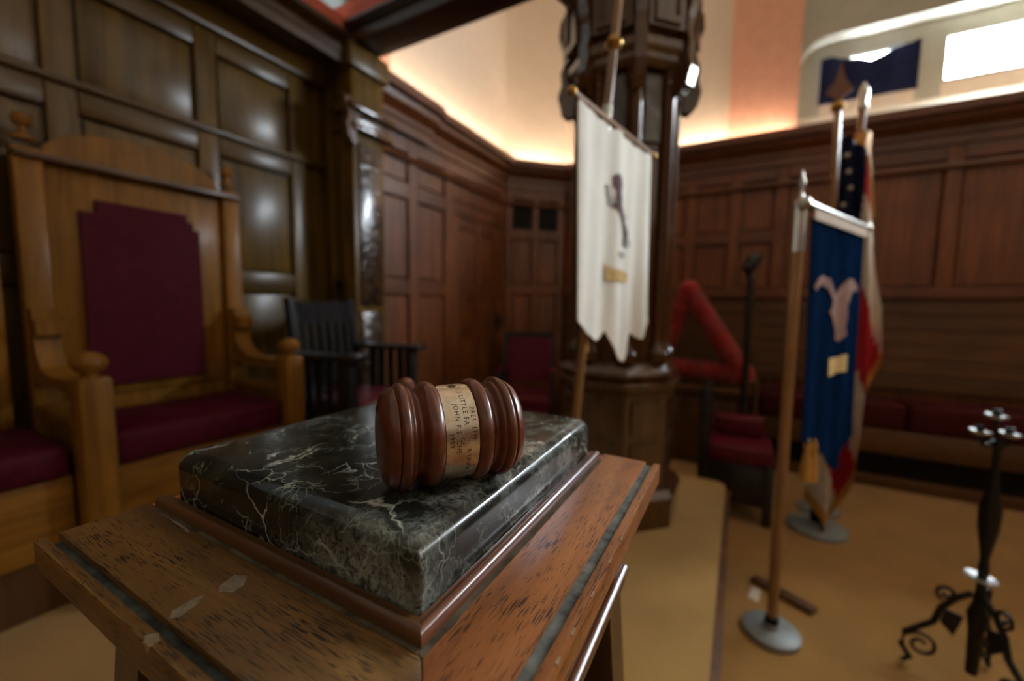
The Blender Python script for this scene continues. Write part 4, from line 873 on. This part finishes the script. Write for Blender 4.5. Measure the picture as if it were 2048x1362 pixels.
# underside mouldings, apron, posts and the lower ledge
ps.part('under_moulding', MB().box(x0+0.012, x1-0.012, y0+0.012, y1-0.012, T-0.042, zb, 0.006), 'stand_oak')
ps.part('under_moulding', MB().box(x0+0.024, x1-0.024, y0+0.024, y1-0.024, T-0.062, T-0.042, 0.006), 'stand_oak')
ax0, ax1, ay0, ay1 = x0+0.04, x1-0.045, y0+0.04, y1-0.04
ap = ps.part('apron', MB().box(ax0+0.01, ax1-0.01, ay0+0.01, ay1-0.01, T-0.20, T-0.062, 0.004), 'stand_oak')
ps.part('ledge', MB().tube([(-0.1015, 0.175, T-0.100), (-0.1015, 0.455, T-0.100)], 0.0058, 12), 'bead_oak')
ps.part('ledge_rail', MB().box(-0.136, -0.100, 0.14, 0.46, T-0.122, T-0.102, 0.003), 'stand_oak')
for (ax, ay, sx_, sy_) in ((ax0, ay0, -1, -1), (ax1, ay0, 1, -1), (ax1, ay1, 1, 1), (ax0, ay1, -1, 1)):
    ps.part('leg', MB().beam((ax-sx_*0.02, ay-sy_*0.02, T-0.065), (ax+sx_*0.018, ay+sy_*0.018, P), 0.05, 0.05, (sx_, sy_, 0.0001)) if False else
        MB().add([(ax-sx_*0.02+dx*(0.045+0.0*z), ay-sy_*0.02+dy*0.045, T-0.065) if z else (ax+sx_*0.016+dx*0.055, ay+sy_*0.016+dy*0.055, P) for z in (0, 1) for dx, dy in ((-.5,-.5),(.5,-.5),(.5,.5),(-.5,.5))],
        [(3,2,1,0),(4,5,6,7),(0,1,5,4),(1,2,6,5),(2,3,7,6),(3,0,4,7)]), 'stand_oak')
ps.part('front_panel', MB().box(ax0+0.01, ax1-0.01, ay0+0.012, ay0+0.024, P+0.125, T-0.20), 'stand_oak')
ps.part('side_panel', MB().box(ax0+0.012, ax0+0.024, ay0+0.03, ay1-0.04, P+0.125, T-0.20), 'stand_oak')
ps.part('lower_shelf', MB().box(ax0, ax1, ay0, ay1, P+0.10, P+0.125, 0.004), 'stand_oak')
ps.part('back_panel', MB().box(ax0+0.01, ax1-0.01, ay1-0.03, ay1-0.015, P+0.125, T-0.20), 'stand_oak')

# ------------------------------------------------------------------ marble slab
MZ = H - 0.148
mx0, mx1, my0, my1 = -0.4795, -0.1635, 0.1825, 0.5165
def slab():
    rt = 0.0155; rc = {(1, 0): 0.004, (0, 0): 0.016, (1, 1): 0.016, (0, 1): 0.016}; M = 7
    levels = [(0.0, T-0.002)] + [(rt*(1-math.sin(a)), MZ-rt+rt*(1-math.cos(a))) for a in []]
    levels = [(0.0015, T-0.002), (0.0, T-0.0005), (0.0, T+0.012)] + [(rt*(1-math.cos(k*math.pi/20)), MZ-rt+rt*math.sin(k*math.pi/20)) for k in range(11)] + [(0.03, MZ), (0.08, MZ)]
    b = bmesh.new(); rings = []
    for ins, z in levels:
        ring = []
        for (cx, cy), a0 in (((1, 0), -90), ((1, 1), 0), ((0, 1), 90), ((0, 0), 180)):
            r = max(rc[(cx, cy)]-ins, 0.0); o = max(rc[(cx, cy)], ins)
            X = mx1-o if cx else mx0+o; Yy = my1-o if cy else my0+o
            for k in range(M):
                a = math.radians(a0+90*k/(M-1)); ring.append(b.verts.new((X+r*math.cos(a), Yy+r*math.sin(a), z)))
        rings.append(ring)
    n = len(rings[0])
    for p, q_ in zip(rings[:-1], rings[1:]):
        for k in range(n): b.faces.new((p[k], p[(k+1) % n], q_[(k+1) % n], q_[k]))
    b.faces.new(rings[-1]); b.faces.new(rings[0][::-1])
    bmesh.ops.remove_doubles(b, verts=list(b.verts), dist=1e-6)
    b.verts.ensure_lookup_table(); b.verts.index_update(); m = MB().add([v.co[:] for v in b.verts], [[v.index for v in f.verts] for f in b.faces]); b.free(); return m
ms = mk('marble_slab', slab(), 'verde_marble', None, ((mx0+mx1)/2, (my0+my1)/2, T-0.002-0.10), 60)
tag(ms, 'thick black and green veined marble slab on the oak pedestal', 'slab')

# ------------------------------------------------------------------ gavel: the head's own frame has x along its axis
th = math.radians(53.8); GR = 0.0422
gv = Thing('gavel', (-0.2053, 0.2741, MZ), 'turned brown wooden gavel with engraved metal band on the marble', 'gavel', rot=th, local=True)
half = [(0.010, 0.0575), (0.022, 0.0570), (0.031, 0.0553), (0.0365, 0.0520), (0.0392, 0.0478), (0.0397, 0.0462), (0.0385, 0.0455), (0.0400, 0.0446), (0.0418, 0.0428), (0.0423, 0.0405), (0.0417, 0.0385), (0.0398, 0.0372), (0.0388, 0.0368), (0.0392, 0.0352), (0.0380, 0.0338), (0.0352, 0.0318), (0.0340, 0.0300), (0.0346, 0.0282), (0.0374, 0.0262), (0.0405, 0.0242), (0.0418, 0.0215), (0.0421, 0.0190), (0.0412, 0.0160), (0.0395, 0.0138), (0.0378, 0.0134), (0.0374, 0.0128)]
t0 = -0.0045; sc_ = 1.0
prof = [(0.0005, t0-0.0577)] + [(r, t0-x) for r, x in half] + [(r, t0+x) for r, x in half[::-1]] + [(0.0005, t0+0.0577)]
# smooth the outline with a Catmull-Rom pass
def smoothp(p, k=3):
    o = []
    for i in range(len(p)-1):
        a, b, c, d = p[max(i-1, 0)], p[i], p[i+1], p[min(i+2, len(p)-1)]
        for j in range(k):
            t = j/k
            o.append(tuple(0.5*((2*b[n])+(-a[n]+c[n])*t+(2*a[n]-5*b[n]+4*c[n]-d[n])*t*t+(-a[n]+3*b[n]-3*c[n]+d[n])*t**3) for n in (0, 1)))
    return o + [p[-1]]
head_o = gv.part('head', MB().lathe(smoothp(prof), (0, 0, GR), (1, 0, 0), 96), 'gavel_wood', smooth=60)
# metal band: wraps the waist and ends in a rounded tongue with a screw hole on top
BR = 0.0386; bw = 0.0130
def ring_pt(t, a, r): return (t0+t, -r*math.cos(a), GR + r*math.sin(a))     # a = 0 faces the viewer, pi/2 is up
bm2 = MB(); NA, NT = 150, 14; a_end = math.radians(94); a_beg = math.radians(-215)
vs = []; fs = []
for i in range(NA+1):
    a = a_beg + (a_end-a_beg)*i/NA
    s_ = (a_end-a)*BR; k = bw
    if s_ < bw*0.62: k = bw*math.sqrt(max(0.0, 1-(1-s_/(bw*0.62))**2))*0.96+0.0004
    for j in range(NT+1):
        t = -k + 2*k*j/NT; vs.append(ring_pt(t, a, BR)); 
n0 = len(vs); vs += [ring_pt(v[0]-t0, math.atan2(v[2]-GR, -v[1]), BR-0.0011) for v in vs]
for i in range(NA):
    for j in range(NT):
        f = (i*(NT+1)+j, i*(NT+1)+j+1, (i+1)*(NT+1)+j+1, (i+1)*(NT+1)+j); fs.append(f); fs.append(tuple(n0+x for x in f[::-1]))
for i in range(NA):
    for j in (0, NT): fs.append((i*(NT+1)+j, (i+1)*(NT+1)+j, n0+(i+1)*(NT+1)+j, n0+i*(NT+1)+j))
for i in (0, NA):
    for j in range(NT): fs.append((i*(NT+1)+j, i*(NT+1)+j+1, n0+i*(NT+1)+j+1, n0+i*(NT+1)+j))
band = gv.part('metal_band', bm2.add(vs, fs), 'nickel_band', smooth=40, label='engraved nickel band')
sa = math.radians(82); sc0 = Vector(ring_pt(0.0, sa, BR)); sd = Vector((0, -math.cos(sa), math.sin(sa)))
gv.part('screw', MB().lathe([(0.0026, -0.001), (0.0026, 0.0002), (0.0018, 0.0004), (0.0005, 0.0004)], sc0, sd, 18), 'engraved', band)
gv.part('screw_rim', MB().lathe([(0.0026, 0), (0.0033, 0.0004), (0.0040, 0.0001), (0.0026, -0.0004)], sc0, sd, 18), 'brass', band)
def engrave(txt, t, a_deg, size, name='engraving'):
    cu = bpy.data.curves.new('t', 'FONT'); cu.body = txt; cu.size = size; cu.space_character = 1.25; cu.resolution_u = 2
    ob = bpy.data.objects.new('t', cu); COL.objects.link(ob); bpy.context.view_layer.update()
    me = ob.evaluated_get(bpy.context.evaluated_depsgraph_get()).to_mesh()
    b = bmesh.new(); b.from_mesh(me); bmesh.ops.triangulate(b, faces=list(b.faces)); bmesh.ops.subdivide_edges(b, edges=[e for e in b.edges if e.calc_length() > size*0.3], cuts=1)
    b.verts.ensure_lookup_table(); m = MB(); a0 = math.radians(a_deg)
    m.add([ring_pt(t+v.co.y*1.3, a0 - v.co.x*1.12/BR, BR+0.00008) for v in b.verts], [[v.index for v in f.verts] for f in b.faces]); b.free()
    bpy.data.objects.remove(ob, do_unlink=True); bpy.data.curves.remove(cu)
    if m.f: gv.part(name, m, 'engraved', band, smooth=0)
engrave('PRES  LEH', 0.0074, 42, 0.0042)
engrave('J LITTLE FA', 0.0016, 66, 0.0044)
engrave('& LEODE', 0.0030, -6, 0.0038)
engrave('OF', -0.0020, 8, 0.0034)
engrave('JOHN F.S  CHE', -0.0052, 48, 0.0044)
engrave('1909', -0.0108, 14, 0.0042)
hd = MB(); L = 0.205
hd.lathe([(0.0095, 0.030), (0.0095, 0.045), (0.0075, 0.06), (0.0085, 0.10), (0.0100, 0.14), (0.0092, 0.17), (0.0075, 0.18), (0.0100, 0.186), (0.0118, 0.194), (0.0100, 0.203), (0.002, 0.2065)], (t0, 0, GR), (0, 1, 0.0), 20)
gv.part('handle', smooth=60, mb=hd, mat='gavel_wood')
